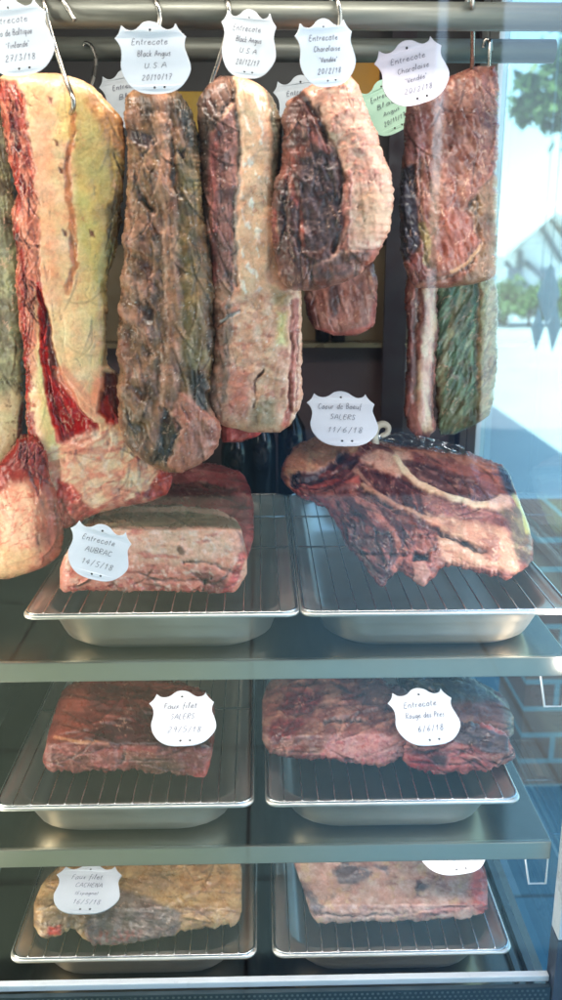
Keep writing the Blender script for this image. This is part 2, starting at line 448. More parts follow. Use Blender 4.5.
# ------------------------------------------------------------------ outdoors
def slabs_mat():
    m = bpy.data.materials.new('stone_slabs'); m.use_nodes = True
    nt = m.node_tree; b = nt.nodes['Principled BSDF']; L = nt.links
    tc = nt.nodes.new('ShaderNodeTexCoord')
    br = nt.nodes.new('ShaderNodeTexBrick'); br.offset = 0; br.squash = 1
    br.inputs['Color1'].default_value = (*lin((100, 122, 126)), 1); br.inputs['Color2'].default_value = (*lin((106, 128, 132)), 1)
    br.inputs['Mortar'].default_value = (*lin((62, 68, 72)), 1); br.inputs['Scale'].default_value = 1
    br.inputs['Mortar Size'].default_value = 0.006; br.inputs['Brick Width'].default_value = 0.9; br.inputs['Row Height'].default_value = 0.6
    L.new(tc.outputs['Object'], br.inputs['Vector'])
    nz = nt.nodes.new('ShaderNodeTexNoise'); nz.inputs['Scale'].default_value = 3; nz.inputs['Detail'].default_value = 8
    L.new(tc.outputs['Object'], nz.inputs['Vector'])
    mr = nt.nodes.new('ShaderNodeMapRange'); mr.inputs['To Min'].default_value = .8; mr.inputs['To Max'].default_value = 1.2
    L.new(nz.outputs['Fac'], mr.inputs['Value'])
    sc = nt.nodes.new('ShaderNodeVectorMath'); sc.operation = 'SCALE'
    sp = nt.nodes.new('ShaderNodeSeparateXYZ'); L.new(tc.outputs['Object'], sp.inputs[0])
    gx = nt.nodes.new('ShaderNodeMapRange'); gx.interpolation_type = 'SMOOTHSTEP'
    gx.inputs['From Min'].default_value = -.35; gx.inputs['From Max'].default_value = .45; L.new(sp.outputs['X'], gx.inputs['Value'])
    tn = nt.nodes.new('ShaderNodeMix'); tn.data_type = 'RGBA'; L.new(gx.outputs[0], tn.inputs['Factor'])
    tn.inputs['A'].default_value = (.84, .74, .46, 1); tn.inputs['B'].default_value = (.60, .94, 1.2, 1)  # olive to blue tint of the reflected veil, put into the slab colour
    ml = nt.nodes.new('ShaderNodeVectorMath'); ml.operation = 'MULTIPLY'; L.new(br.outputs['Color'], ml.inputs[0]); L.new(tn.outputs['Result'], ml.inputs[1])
    L.new(ml.outputs[0], sc.inputs[0]); L.new(mr.outputs[0], sc.inputs['Scale']); L.new(sc.outputs[0], b.inputs['Base Color'])
    b.inputs['Roughness'].default_value = 0.85
    return m
M_SLAB = slabs_mat()
M_ROAD = mat('pale_concrete', (186, 194, 194), 0.9, var=0.08, scale=0.8)
tag(MB().box(-60, 60, -60, 90, -0.3, -0.004).build('street', M_ROAD), kind='structure')
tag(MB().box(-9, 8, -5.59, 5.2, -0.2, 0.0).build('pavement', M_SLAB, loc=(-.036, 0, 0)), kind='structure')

M_WHITE = mat('white_render', (232, 234, 234), 0.85, var=0.04, scale=2)
M_ROOF = mat('roof_tile', (150, 140, 132), 0.8, var=0.15, scale=6)
M_TIMBER = mat('grey_timber', (120, 128, 136), 0.7, var=0.1, scale=8)
M_LEAF = mat('leaf_green', (92, 120, 62), 0.6, var=0.35, scale=3)
M_BARK = mat('bark', (90, 76, 62), 0.9, var=0.25, scale=20)
M_DARK = mat('dark_render', (70, 64, 60), 0.9, var=0.15, scale=2)

# the white house across the street, its gable to the street
Yh = 24.0
def xz(px, py, Y):
    p = at(px, py, Y); return float(p[0]), float(p[2])
hx0, hz0 = xz(497, 248, Yh); hx1, hz1 = xz(548, 204, Yh)
house = empty('house', (hx1, Yh, 0), 'white gabled house standing across the bright street behind the hedge', 'house')
hl = (hx1, Yh, 0); halfw = hx1 - hx0
wall = MB()
b_ = [(hx0 + .5, Yh, 0), (hx1 + halfw - .5, Yh, 0), (hx1 + halfw - .5, Yh, hz0 - .1), (hx1, Yh, hz1 - .35), (hx0 + .5, Yh, hz0 - .1)]
wall.v = b_ + [(x, y + 9, z) for x, y, z in b_]
wall.f = [(0, 1, 2, 3, 4), (9, 8, 7, 6, 5)] + [(i, i + 5, (i + 1) % 5 + 5, (i + 1) % 5) for i in range(5)]
wall.build('wall', M_WHITE, house, loc=hl)
rf = MB()
for sx in (-1, 1):
    e = np.array([hx1 + sx * halfw, hz0]); a = np.array([hx1, hz1])
    v = [(e[0], Yh - .8, e[1]), (a[0], Yh - .8, a[1]), (a[0], Yh + 9.6, a[1]), (e[0], Yh + 9.6, e[1])]
    b0 = len(rf.v); rf.v += v + [(x, y, z - .22) for x, y, z in v]
    rf.f += [tuple(b0 + i for i in q) for q in ((0, 1, 2, 3), (7, 6, 5, 4), (0, 4, 5, 1), (1, 5, 6, 2), (2, 6, 7, 3), (3, 7, 4, 0))]
rf.build('roof', M_WHITE, house, loc=hl)
tm = MB()
for (a, b) in (((505, 262), (540, 300)), ((525, 262), (560, 292)), ((520, 250), (520, 300)), ((540, 225), (562, 262))):
    pa = at(a[0], a[1], Yh - .12); pb = at(b[0], b[1], Yh - .12); tm.tube([pa, pb], 0.07, 6)
tm.build('timber_brace', M_TIMBER, house, loc=hl)
for (a, b, c, d) in ((508, 520, 270, 296), (541, 553, 268, 296)):
    x0, z1 = xz(a, c, Yh - .05); x1, z0 = xz(b, d, Yh - .05)
    MB().box(x0, x1, Yh - .05, Yh + .05, z0, z1).build('window', mat('window_glass', (120, 140, 150), 0.1), house, loc=hl)

def leafball(name, c, rad, n, size, m, parent, loc, squash=1.0, seed=1):
    rg = np.random.RandomState(seed); mb = MB()
    cl = rg.normal(size=(max(6, n // 60), 3)); cl /= np.linalg.norm(cl, axis=1, keepdims=True); cl *= rg.uniform(.35, 1, (len(cl), 1))
    for k in range(n):
        q = cl[rg.randint(len(cl))] * rad + rg.normal(size=3) * rad * .2
        q[2] *= squash; p = np.array(c) + q
        u = rg.normal(size=3); u /= np.linalg.norm(u); v = np.cross(u, rg.normal(size=3)); v /= np.linalg.norm(v)
        s_ = size * rg.uniform(.6, 1.3); b0 = len(mb.v)
        mb.v += [tuple(p - u * s_), tuple(p + v * s_ * .45), tuple(p + u * s_), tuple(p - v * s_ * .45)]; mb.f.append((b0, b0 + 1, b0 + 2, b0 + 3))
    me = bpy.data.meshes.new(name); me.from_pydata([tuple(np.array(p) - np.array(loc)) for p in mb.v], [], mb.f)
    return link(name, me, m, parent)
bl = ('bushy green shrub beside the white house wall, seen through the side glass', 'rounded green shrub in the middle of the row in front of the white house',
      'green shrub at the photo edge behind the hanging diamond pendants')
for i, px in enumerate((506, 529, 556)):
    p = at(px, 318, 17.5); loc = (float(p[0]), 17.5, 0)
    s_ = empty('shrub', loc, bl[i], 'shrub', 'shrubs in front of the white house')
    leafball('foliage', (loc[0], loc[1], .42), .55, 900, .07, M_LEAF, s_, loc, .75, 5 + i)
    MB().tube([(loc[0], loc[1], 0), (loc[0], loc[1], .4)], .03, 6).build('stem', M_BARK, s_, loc=loc)
p = at(618, 250, 9.0); tl = (float(p[0]), 9.0, 0.0)
tree = empty('tree', tl, 'leafy tree whose branches reach into the bright sky at the upper right', 'tree')
tk = MB(); tk.tube([(tl[0], 9, 0), (tl[0] + .05, 9, 1.4), (tl[0] - .05, 9, 3.2), (tl[0] - .1, 9, 4.6)], [.16, .13, .1, .05], 10)
for (px, py) in ((545, 95), (528, 110), (560, 70), (600, 60), (650, 80)):
    e = at(px, py, 9.0); tk.tube([(tl[0], 9, 1.9), (np.array((tl[0], 9, 2.6)) + e) / 2, e], [.05, .03, .012], 6)
tk.build('trunk', M_BARK, tree, smooth=True, loc=tl)
for i, (px, py, r_) in enumerate(((548, 92, .32), (530, 112, .2), (562, 72, .35), (610, 50, .7), (650, 90, .8), (575, 110, .25))):
    leafball('crown', at(px, py, 9.0), r_, int(900 * r_), .075, M_LEAF, tree, tl, .8, 20 + i)

# low brick wall beside the cabinet
def brick_mat():
    m = bpy.data.materials.new('brick'); m.use_nodes = True
    nt = m.node_tree; b = nt.nodes['Principled BSDF']; L = nt.links
    tc = nt.nodes.new('ShaderNodeTexCoord'); mp = nt.nodes.new('ShaderNodeMapping'); mp.inputs['Rotation'].default_value = (PI / 2, 0, 0)
    L.new(tc.outputs['Object'], mp.inputs['Vector'])
    br = nt.nodes.new('ShaderNodeTexBrick'); br.inputs['Scale'].default_value = 1
    br.inputs['Color1'].default_value = (*lin((176, 112, 92)), 1); br.inputs['Color2'].default_value = (*lin((196, 138, 112)), 1)
    br.inputs['Mortar'].default_value = (*lin((190, 188, 182)), 1); br.inputs['Mortar Size'].default_value = 0.008
    br.inputs['Brick Width'].default_value = 0.23; br.inputs['Row Height'].default_value = 0.083
    L.new(mp.outputs[0], br.inputs['Vector']); L.new(br.outputs['Color'], b.inputs['Base Color']); b.inputs['Roughness'].default_value = .9
    return m
tag(MB().box(.735, 2.4, 2.25, 2.5, 0, .79).build('brick_wall', brick_mat(), loc=(1.4, 2.3, 0)), 'low brick wall with pale mortar seen through the side glass', 'wall')

# shop behind the cabinet and awning over it, unseen, added to cast shade
tag(MB().box(-4.5, .46, 1.80, 13, 0, 3.7).build('shop_shade_block', M_WHITE), 'unseen white shop block added behind the cabinet to shade the street', 'building')
aw = MB()
aw.v = [(-5, .93, 2.75), (.62, .93, 2.75), (.62, -.6, 2.45), (-5, -.6, 2.45)]; aw.v += [(x, y, z - .03) for x, y, z in aw.v]
aw.f = [(0, 1, 2, 3), (7, 6, 5, 4), (0, 4, 5, 1), (1, 5, 6, 2), (2, 6, 7, 3), (3, 7, 4, 0)]
awo = aw.build('shade_awning', mat('sun_shade_cloth', (70, 74, 78), .9))
tag(awo, 'unseen cloth awning added to keep sun off the meat cabinet', 'awning')
# thin dark walls added behind the viewer, their gap mirrors a strip of sky
def gapx(px):
    d = ray(px, 180); return float(d[0] / d[1] * (0.94 + 6.54))
tag(MB().box(-9, gapx(431), -5.72, -5.6, 0, 6).build('reflection_wall', M_DARK), 'long unseen wall added behind the viewer to darken the glass reflection', 'wall')
tag(MB().box(gapx(443), gapx(494), -5.72, -5.6, 0, 6).build('reflection_wall', M_DARK), 'short unseen wall added beyond the gap to shape the glass reflection', 'wall')

# ------------------------------------------------------------------ the cabinet
X0, X1 = -0.42, 0.388
YG = 0.940                     # front glass
YB = 1.72                      # back panel
ZS1, ZS2, ZF = HZ - .478, HZ - .738, HZ - .967
ZTOP = HZ + .40
cab = empty('meat_cabinet', (0, 1.3, 0), 'tall glass fronted cold cabinet with steel shelves and hanging rails, full of ageing beef', 'display cabinet')
cl = (0, 1.3, 0)
def cp(mb, name, m, smooth=False, bevel=0, parent=None):
    return mb.build(name, m, parent or cab, smooth, bevel, loc=cl)
cp(MB().box(X0 - .03, X1, YB, YB + .03, ZF - .1, ZTOP), 'back_panel', M_WALL)
cp(MB().box(X0 - .03, X0, YG + .02, YB - .001, ZF - .1, ZTOP), 'side_panel', M_SIDE)
cp(MB().box(X0 - .03, X1 + .03, YG + .02, YB + .03, ZTOP + .001, ZTOP + .04), 'top_panel', M_WALL)
cp(MB().box(X0, X1, YG + .03, YB - .001, ZF - .03, ZF), 'floor_panel', M_STEEL_D)
cp(MB().box(X0 - .03, X1 + .03, YG - .004, YG + .002, ZF - .25, ZTOP + .04), 'glass_door', M_GLASS)
cp(MB().box(X1 + .006, X1 + .012, YG + .035, 1.565, ZF - .05, ZTOP), 'side_glass', M_GLASS2)
# rear posts of the side frame: two white strips with a dark seal
cp(MB().box(X1 - .002, X1 + .016, 1.57, 1.635, ZF - .05, ZTOP), 'corner_post', M_POST, bevel=.002)
cp(MB().box(X1 - .002, X1 + .016, 1.645, 1.715, ZF - .05, ZTOP), 'corner_post', M_POST, bevel=.002)
cp(MB().box(X1 - .001, X1 + .012, 1.635, 1.645, ZF - .05, ZTOP), 'door_seal', M_SEAL)
cp(MB().box(X1 - .006, X1 - .0025, YB - .03, YB - .001, ZF, ZTOP), 'door_seal', M_SEAL)
cp(MB().box(X1 - .010, X1 + .02, YG + .006, YG + .034, ZF + .11, ZTOP), 'corner_post', M_POST, bevel=.002)
cp(MB().box(X1 - .010, X1 + .02, YG + .006, YG + .034, ZF - .1, ZF + .108), 'post_foot', mat('dark_post', (70, 74, 84), .4))
# hanging rails
RY1, RY2, RZ = 1.10, 1.283, HZ + .2435
for ry in (RY1, RY2):
    cp(MB().tube([(X0, ry, RZ), (X1, ry, RZ)], .0145, 20), 'rail', M_RAIL, smooth=True)
# back wall: ledge with a brown board, an orange panel
p0 = at(200, 343, YB - .04); 
cp(MB().box(X0, X1 - .02, YB - .05, YB - .001, p0[2] - .008, p0[2]), 'ledge', mat('ledge_steel', (150, 128, 96), .3, .6))
z1 = at(200, 245, YB)[2]
cp(MB().box(X0, X1 - .02, YB - .012, YB - .001, p0[2] + .001, z1), 'back_board', mat('brown_board', (122, 100, 72), .4, var=.25, scale=4))
cp(MB().box(X0, X1 - .02, YB - .012, YB - .001, ZS1, p0[2] - .009), 'back_board', mat('plum_board', (86, 66, 66), .3, var=.25, scale=4))
# shelves with a folded front lip
for zs in (ZS1, ZS2):
    s_ = MB().box(X0 + .004, .372, .985, 1.66, zs - .012, zs)
    sh = cp(s_, 'shelf', M_STEEL_D, bevel=.0012)
    cp(MB().box(X0 + .004, .372, .9835, .9895, zs - .0255, zs + .0006), 'front_lip', M_LIP, bevel=.0015, parent=sh)
    for yy in (.998,):
        z_ = zs - .028
        cp(MB().tube([(.343, yy, z_), (.352, yy, z_ - .046), (.3745, yy, z_ - .046), (.3745, yy, z_)], .0016, 8, closed=True), 'shelf_bracket', M_POST)
        cp(MB().tube([(X0 + .010, 1.40, z_), (X0 + .010, 1.40, z_ - .05), (X0 + .03, 1.40, z_ - .05), (X0 + .03, 1.40, z_)], .003, 8, closed=True), 'shelf_bracket', M_POST)
# side rails at the foot of the side glass
for k, (xa, xb) in enumerate(((.345, .352), (.362, .372))):
    cp(MB().box(xa, xb, 1.0, 1.7, ZF, ZF + .012), 'floor_rail', M_SIDE)
# sill and perforated grille
zz = at(258, 982, .962)[2]
cp(MB().box(X0, X1 - .012, .958, .968, zz - .0045, zz + .0045), 'sill', M_POST, bevel=.0015)
cp(MB().box(X0, X1 - .012, .950, .9565, zz - .12, zz - .006), 'vent_grille', mat('grille_steel', (62, 74, 78), .4, .5))
pf = MB()
for r_ in range(5):
    for i in range(112):
        x = X0 + .01 + i * .0070 + (r_ % 2) * .0035; z = zz - .011 - r_ * .0065
        pf.tube([(x, .9497, z), (x, .9503, z)], .0019, 6)
cp(pf, 'perforation', M_SIDE)
# top lamp housing above the frame; post and shelf strips are added fill lamps
cp(MB().box(X0 + .02, X1 - .02, .985, 1.045, ZTOP - .018, ZTOP - .002), 'lamp_housing', M_POST)
def area(name, loc, aim, sx, sy, e, col):
    l = bpy.data.lights.new(name, 'AREA'); l.shape = 'RECTANGLE'; l.size = sx; l.size_y = sy; l.energy = e; l.color = col
    o = bpy.data.objects.new(name, l); C.objects.link(o); o.location = loc
    d = Vector(aim) - Vector(loc); o.rotation_euler = d.to_track_quat('-Z', 'Y').to_euler(); return o
area('cabinet_lamp', (0, 1.01, ZTOP - .022), (0, 1.16, HZ - .3), .72, .06, 1.35, (1, .94, .86))
for sx, z0, z1, e_ in ((-1, ZF + .05, ZTOP - .05, .46), (1, HZ - .50, ZTOP - .05, .36)):  # strips and lamps added at the posts for more frontal light
    xs = X0 + .02 if sx < 0 else X1 - .004
    cp(MB().box(xs - .008, xs + .008, YG + .012, YG + .03, z0, z1), 'fill_strip', M_POST)
    area('post_fill_lamp', (xs - sx * .012, YG + .032, (z0 + z1) / 2), (-.05 * sx, 1.35, (z0 + z1) / 2), .02, z1 - z0, e_, (1, .97, .84) if sx < 0 else (1, .95, .95))
for zs in (ZS1, ZS2):  # strips and lamps added under the shelves to brighten the trays
    cp(MB().box(X0 + .03, .36, .9915, 1.003, zs - .02, zs - .0125), 'fill_strip', M_POST)
    area('shelf_fill_lamp', (0, .997, zs - .0215), (0, 1.10, zs - .16), .7, .008, .22, (1, .95, .92))
# orange panel and the shop things at the back
for (a, b, t_, u_) in ((150, 205, 92, 132), (338, 378, 62, 112)):
    x0, z1 = xz(a, t_, YB - .02); x1, z0 = xz(b, u_, YB - .02)
o1 = xz(172, 92, YB - .02); o2 = xz(205, 135, YB - .02); o3 = xz(336, 58, YB - .02); o4 = xz(378, 108, YB - .02)
M_OR = mat('orange_card', (214, 138, 24), .5, var=.15, scale=12)
M_YE = mat('yellow_card', (196, 146, 44), .5, var=.15, scale=12)
tag(MB().box(o1[0], o2[0], YB - .03, YB - .015, o2[1], o1[1]).build('wall_card', M_YE, bevel=.002), 'yellow card on the back wall right of the twisted grey brown joint', 'card')
tag(MB().box(o3[0], o4[0], YB - .03, YB - .015, o4[1], o3[1]).build('wall_card', M_OR, bevel=.002), 'orange card on the back wall behind the lilac price tag', 'card')
M_BOT = mat('dark_bottle_glass', (26, 24, 28), .12)
for i, (px, pb) in enumerate(((236, 492), (262, 492), (292, 490))):
    p = at(px, pb, 1.60); x, z = float(p[0]), ZS1 + .001
    h = .19 + .02 * i; r_ = .026
    prof = [(0, 0), (r_, 0), (r_, h * .62), (r_ * .9, h * .7), (r_ * .4, h * .8), (r_ * .36, h * .98), (r_ * .42, h), (0, h)]
    rows = [[(x + q * math.cos(2 * PI * k / 20), 1.60 + q * math.sin(2 * PI * k / 20), z + zz_) for k in range(20)] for q, zz_ in prof]
    o = MB().quad_grid(rows, close_u=True).build('bottle', M_BOT, smooth=True, loc=(x, 1.60, z))
    tag(o, ('dark bottle behind the left tray, closest to the hanging red tip', 'dark bottle at the back between the two upper trays, middle of three',
            'dark bottle at the back just left of the big rib cut')[i], 'bottle', 'bottles at the back of the upper shelf')

for i, (px, hh) in enumerate(((322, .075), (338, .055))):
    p = at(px, 343, YB - .026); x, y, z = float(p[0]), YB - .026, float(p0[2]) + .0008
    prof = [(0, 0), (.013, 0), (.0135, hh * .55), (.011, hh * .66), (.005, hh * .76), (.005, hh * .96), (0, hh)]
    rows = [[(x + q * math.cos(2 * PI * k / 18), y + q * math.sin(2 * PI * k / 18), z + zz_) for k in range(18)] for q, zz_ in prof]
    tag(MB().quad_grid(rows, close_u=True).build('bottle', M_BOT, smooth=True, loc=(x, y, z)), ('taller small dark bottle on the back wall ledge under the small brown piece', 'shorter small dark bottle on the back wall ledge')[i], 'bottle', 'small bottles on the ledge')
xa = float(at(383, 200, YB)[0]); xb = float(at(406, 200, YB)[0])
cp(MB().box(xa, xb, YB - .058, YB - .0505, ZS1, ZTOP), 'back_post', M_SEAL, bevel=.001)

# ------------------------------------------------------------------ trays and racks
def rrect(hx, hy, r, z, n=6, cy=0):
    pts = []
    for (sx, sy, a0) in ((1, -1, -90), (1, 1, 0), (-1, 1, 90), (-1, -1, 180)):
        for k in range(n + 1):
            a = math.radians(a0 + 90 * k / n)
            pts.append((sx * (hx - r) + r * math.cos(a), cy + sy * (hy - r) + r * math.sin(a), z))
    return pts
def make_tray(x0, x1, zr, zs, label):
    hx, hy = (x1 - x0) / 2, .265; H = zr - zs - .0045
    loc = ((x0 + x1) / 2, .98 + hy, zs + .0012)
    t = empty('steel_tray', loc, label, 'tray', 'steel trays with wire racks on the shelves')
    T = H
    rows = []
    for ins, z, r in ((.0, T - .0035, .016), (.0, T - .001, .016), (.0012, T, .016), (.007, T, .016), (.009, T - .002, .02), (.012, T - .005, .03), (.018, T - .006, .04),
                      (.022, T - .009, .045), (.0235, T - .022, .05), (.0245, T - .023, .05), (.029, .020, .055), (.032, .009, .06), (.040, .0018, .06), (.052, 0, .06)):
        rows.append(rrect(hx - ins, hy - ins, r, z))
    mb = MB().quad_grid(rows, close_u=True)
    mb.f.append(tuple(range(len(mb.v) - len(rows[0]), len(mb.v))))
    me = bpy.data.meshes.new('pan'); me.from_pydata(mb.v, [], mb.f)
    o = link('pan', me, M_STEEL, t, True)
    sd = o.modifiers.new('thickness', 'SOLIDIFY'); sd.thickness = .0008; sd.offset = 0
    return t
def make_rack(x0, x1, zr, label, nw=14):
    hx, hy = (x1 - x0) / 2 - .003, .262
    loc = ((x0 + x1) / 2, .98 + .265, zr - .0045)
    t = empty('wire_rack', loc, label, 'wire rack', 'wire racks on the steel trays')
    fr = MB().tube(rrect(hx, hy, .018, .0022), .0019, 8, closed=True); fr.build('frame', M_WIRE, t, True)
    wr = MB(); rg = random.Random(int(x0 * 1000) + int(zr * 100))
    for i in range(nw):
        x = -hx + (i + 1) * 2 * hx / (nw + 1) + rg.uniform(-.0012, .0012)
        wr.tube([(x, -hy - .0005, .003), (x, -hy + .004, .0034), (x + rg.uniform(-.001, .001), hy * .3, .0032), (x, hy + .0005, .003)], .0010, 6)
    wr.build('wires', M_WIRE, t, True)
    cb = MB()
    for y in (-.02, .13): cb.tube([(-hx, y, .0008), (hx, y, .0008)], .0016, 6)
    cb.build('cross_bar', M_WIRE, t, True)
    return t
ZR1, ZR2, ZR3 = HZ - .414, HZ - .671, HZ - .901
tl_ = [(-.279, .046, ZR1, ZS1, 'the upper shelf under the pale fatty joint'), (.048, .373, ZR1, ZS1, 'the upper shelf under the big rib cut'),
       (-.335, -.010, ZR2, ZS2, 'the middle shelf under the flat red loin'), (.005, .328, ZR2, ZS2, 'the middle shelf under the stacked ragged cuts'),
       (-.334, -.008, ZR3, ZF, 'the cabinet floor under the tan and grey flank'), (.013, .333, ZR3, ZF, 'the cabinet floor under the pinkish grey slab')]
for (a, b, zr, zs, txt) in tl_:
    make_tray(a, b, zr, zs, 'shallow steel tray on ' + txt)
    make_rack(a, b, zr, 'chrome wire rack on ' + txt)

# ------------------------------------------------------------------ the meat
# --- big joint under yellow fat, left
m = Meat([(73, 8, 50), (76, 0, 72), (82, 0, 88), (90, -2, 98), (100, 0, 106), (110, 0, 116), (120, 1, 123), (135, 4, 126), (150, 5, 125), (160, 9, 125), (185, 15, 124),
          (192, 18, 123), (210, 11, 121), (230, 12, 120), (260, 17, 114), (280, 15, 109), (300, 17, 107), (340, 22, 106), (366, 25, 108), (376, 26, 124), (400, 27, 130), (421, 26, 136),
          (447, 32, 146), (460, 34, 158), (473, 36, 171), (484, 40, 172), (495, 45, 168), (501, 47, 156), (505, 48, 128), (514, 50, 96), (522, 51, 78), (529, 55, 64)],
         [(73, 1.10), (530, 1.095)], tf=.022, tb=.04, n=3.0, m=11, seed=3, jit=1.2, base=(228, 190, 148))
m.mix((236, 200, 168), m.thr(26, .1, .4, k=1), .7)
m.mix((224, 158, 124), m.thr(14, .25, .3, k=2), .5)
m.mix((182, 162, 106), m.poly([(74, 92), (100, 100), (130, 120), (130, 300), (104, 300), (92, 270), (78, 230), (74, 180), (72, 120)], 5), .85)
m.mix((206, 184, 120), m.poly([(78, 180), (95, 190), (104, 260), (100, 330), (84, 330), (76, 250)], 9), .6)
m.mix((150, 118, 66), m.poly([(112, 110), (132, 120), (132, 250), (116, 270), (112, 200)], 5), .6)
m.mix((190, 120, 84), m.poly([(88, 84), (128, 122), (127, 160), (108, 140), (86, 104)], 5), .55)
m.mix((92, 84, 44), m.poly([(107, 205), (120, 190), (130, 200), (116, 300), (108, 300), (106, 250)], 3), .75)  # shade of the side turning away, painted in olive
m.mix((182, 112, 76), m.line([(72, 108), (74, 122), (70, 150), (67, 172), (69, 192), (71, 208), (73, 235), (75, 262), (67, 292)], 2.2, 3, 1.2), .85, .3)
m.up(m.line([(72, 108), (74, 122), (70, 150), (67, 172), (70, 205), (75, 262), (67, 292)], 1.5, 4, 1), -1)
for (x, y) in ((57, 143), (61, 170), (65, 233), (92, 233), (50, 100)):
    m.mix((110, 50, 44), m.poly([(x - 2.5, y - 4), (x + 2, y - 2), (x + 2.5, y + 4), (x - 1, y + 3)], 1.2, .6), .85); 
red = m.poly([(-4, 78), (16, 82), (24, 96), (27, 120), (32, 150), (36, 180), (38, 215), (40, 260), (42, 300), (44, 335), (30, 350), (10, 350), (8, 250), (-4, 150)], 3)
m.mix((164, 52, 46), red, .92, .3); m.mix((216, 132, 108), red * m.thr(11, .1, .15, k=4, ang=80, asp=3), .85); m.mix((96, 20, 24), red * m.thr(8, .25, .15, k=5, ang=82, asp=4), .9); m.mix((232, 176, 150), red * m.vein(9, .08, 16, 80, 3), .6)
m.up(red, -3); m.up(red * m.n(9, 3, 6, 80, 3), 1.6)
pk = m.poly([(22, 200), (38, 190), (42, 290), (44, 350), (24, 400), (30, 480), (54, 528), (44, 500), (28, 420), (16, 280)], 3); m.mix((206, 132, 106), pk, .7, .35)
m.mix((150, 40, 38), m.line([(21, 250), (24, 320), (27, 400), (36, 470), (46, 520)], 2, 2, 1.2), .75)
m.mix((206, 188, 132), m.poly([(36, 290), (42, 300), (46, 370), (54, 430), (66, 455), (60, 480), (46, 450), (38, 380)], 4), .8)
m.mix((222, 150, 120), m.poly([(30, 80), (52, 80), (56, 200), (60, 300), (44, 300), (36, 180)], 6), .4); m.mix((226, 192, 120), m.poly([(58, 95), (74, 95), (72, 140), (58, 140)], 6), .5)
# the torn opening with dark meat inside
hole = m.poly([(39, 288), (43, 296), (48, 312), (53, 348), (61, 373), (75, 396), (83, 412), (97, 424), (100, 436), (84, 446), (65, 442), (54, 425), (48, 398), (43, 365), (40, 332)], 2, .8)
m.mix((84, 28, 34), hole, .96, .25); m.up(hole, -7)
m.mix((178, 36, 38), hole * m.poly([(50, 380), (66, 385), (100, 425), (98, 450), (60, 446), (48, 405)], 6), .85)
m.mix((206, 90, 78), hole * m.thr(7, .45, .15, k=8), .6)
m.mix((196, 40, 40), m.line([(40, 285), (41, 320), (45, 365), (50, 405), (60, 440), (84, 450)], 2, 2.5, .8), .85)
m.mix((200, 60, 50), m.poly([(66, 442), (98, 436), (106, 430), (92, 460), (70, 462)], 4), .5)
flap = m.poly([(44, 270), (108, 270), (106, 330), (103, 370), (98, 405), (96, 412), (84, 400), (62, 372), (54, 345), (50, 312)], 1.2, .5) * sst(275, 330, m.y)
m.up(flap, 3.5); m.mix((234, 204, 158), flap * m.poly([(50, 286), (92, 286), (96, 370), (66, 370)], 8), .7)
m.mix((228, 150, 122), m.line([(62, 374), (80, 396), (96, 410), (101, 385)], 5, 6), .7)
m.mix((142, 128, 74), m.line([(104, 286), (106, 330), (103, 362)], 2, 3), .6)
m.mix((92, 20, 22), m.poly([(104, 372), (120, 372), (120, 424), (108, 420), (99, 412), (102, 392)], 2), .96); m.up(m.poly([(104, 372), (122, 360), (122, 420), (108, 420), (98, 412), (102, 392)], 2), -9)
m.mix((190, 44, 40), m.poly([(98, 411), (108, 396), (118, 424), (110, 428)], 3), .85)
low = m.poly([(40, 450), (110, 425), (175, 470), (170, 500), (90, 516), (60, 520)], 5)
m.mix((232, 196, 166), low, .6); m.mix((206, 124, 104), low * m.vein(20, .2, 9, -30, 2.4), .6); m.mix((238, 214, 190), low * m.thr(10, .3, .2, k=10), .5); m.up(low * m.n(11, 3, 12), 1.8)
rt = m.poly([(160, 466), (176, 470), (174, 496), (146, 503), (148, 490)], 3); m.mix((160, 44, 46), rt, .9, .3); m.mix((214, 118, 104), rt * m.thr(6, .3, .2, k=13), .7)
rb = m.poly([(57, 480), (74, 484), (84, 500), (95, 514), (76, 526), (58, 530), (52, 505)], 2.5); m.mix((168, 40, 44), rb, .92, .3); m.mix((222, 130, 112), rb * m.thr(6, .25, .2, k=14, ang=70, asp=2), .75)
m.up(rb * m.n(6, 2, 15), 2)
ed = m.line([(22, 330), (28, 400), (34, 447), (42, 490), (52, 526), (76, 524), (96, 512), (128, 502), (158, 497)], 4, 5, 1.6); m.mix((176, 62, 56), ed * m.thr(9, -.1, .3, k=31), .8, .3)
m.mix((204, 104, 88), low * m.thr(14, .15, .25, k=32, ang=-25, asp=2.2), .55); m.mix((150, 34, 36), ed * m.thr(5, .3, .2, k=33, ang=60, asp=3), .8)
m.folds(low, 26, -28, 46, 1.5, 5, .3, .3, 12, .5); m.folds(np.maximum(pk, red), 60, 84, 40, 2, 3, .6, .4, 8)
m.mottle(.10, .10, 10); m.rough = m.rough * .9
m.build('beef_joint', 'biggest hanging joint, covered in yellow fat with a torn dark red opening', 'meat joint', 'beef joints hanging from the rails')

# --- dry grey-brown joint
m = Meat([(90, 134, 175), (95, 126, 182), (112, 125, 193), (131, 127, 198), (160, 127, 200), (191, 127, 200), (212, 126, 203), (240, 123, 208), (260, 124, 211), (282, 121, 213),
          (302, 120, 214), (330, 118, 214), (370, 119, 213), (400, 118, 212), (420, 118, 217), (430, 120, 221), (446, 126, 219), (455, 135, 211), (462, 145, 203), (469, 158, 190), (473, 170, 180)],
         [(90, 1.085), (470, 1.065)], tf=.032, tb=.03, n=2.2, m=9, seed=11, jit=1.3, base=(148, 112, 84), amp=1.15)
m.mix((170, 124, 102), m.thr(13, .1, .25, k=1, ang=80, asp=2), .7); m.mix((96, 70, 54), m.thr(9, .25, .25, k=2, ang=75, asp=2.5), .7)
m.mix((138, 110, 76), m.poly([(176, 180), (205, 160), (216, 230), (216, 390), (186, 390), (176, 330), (174, 240)], 6), .85)
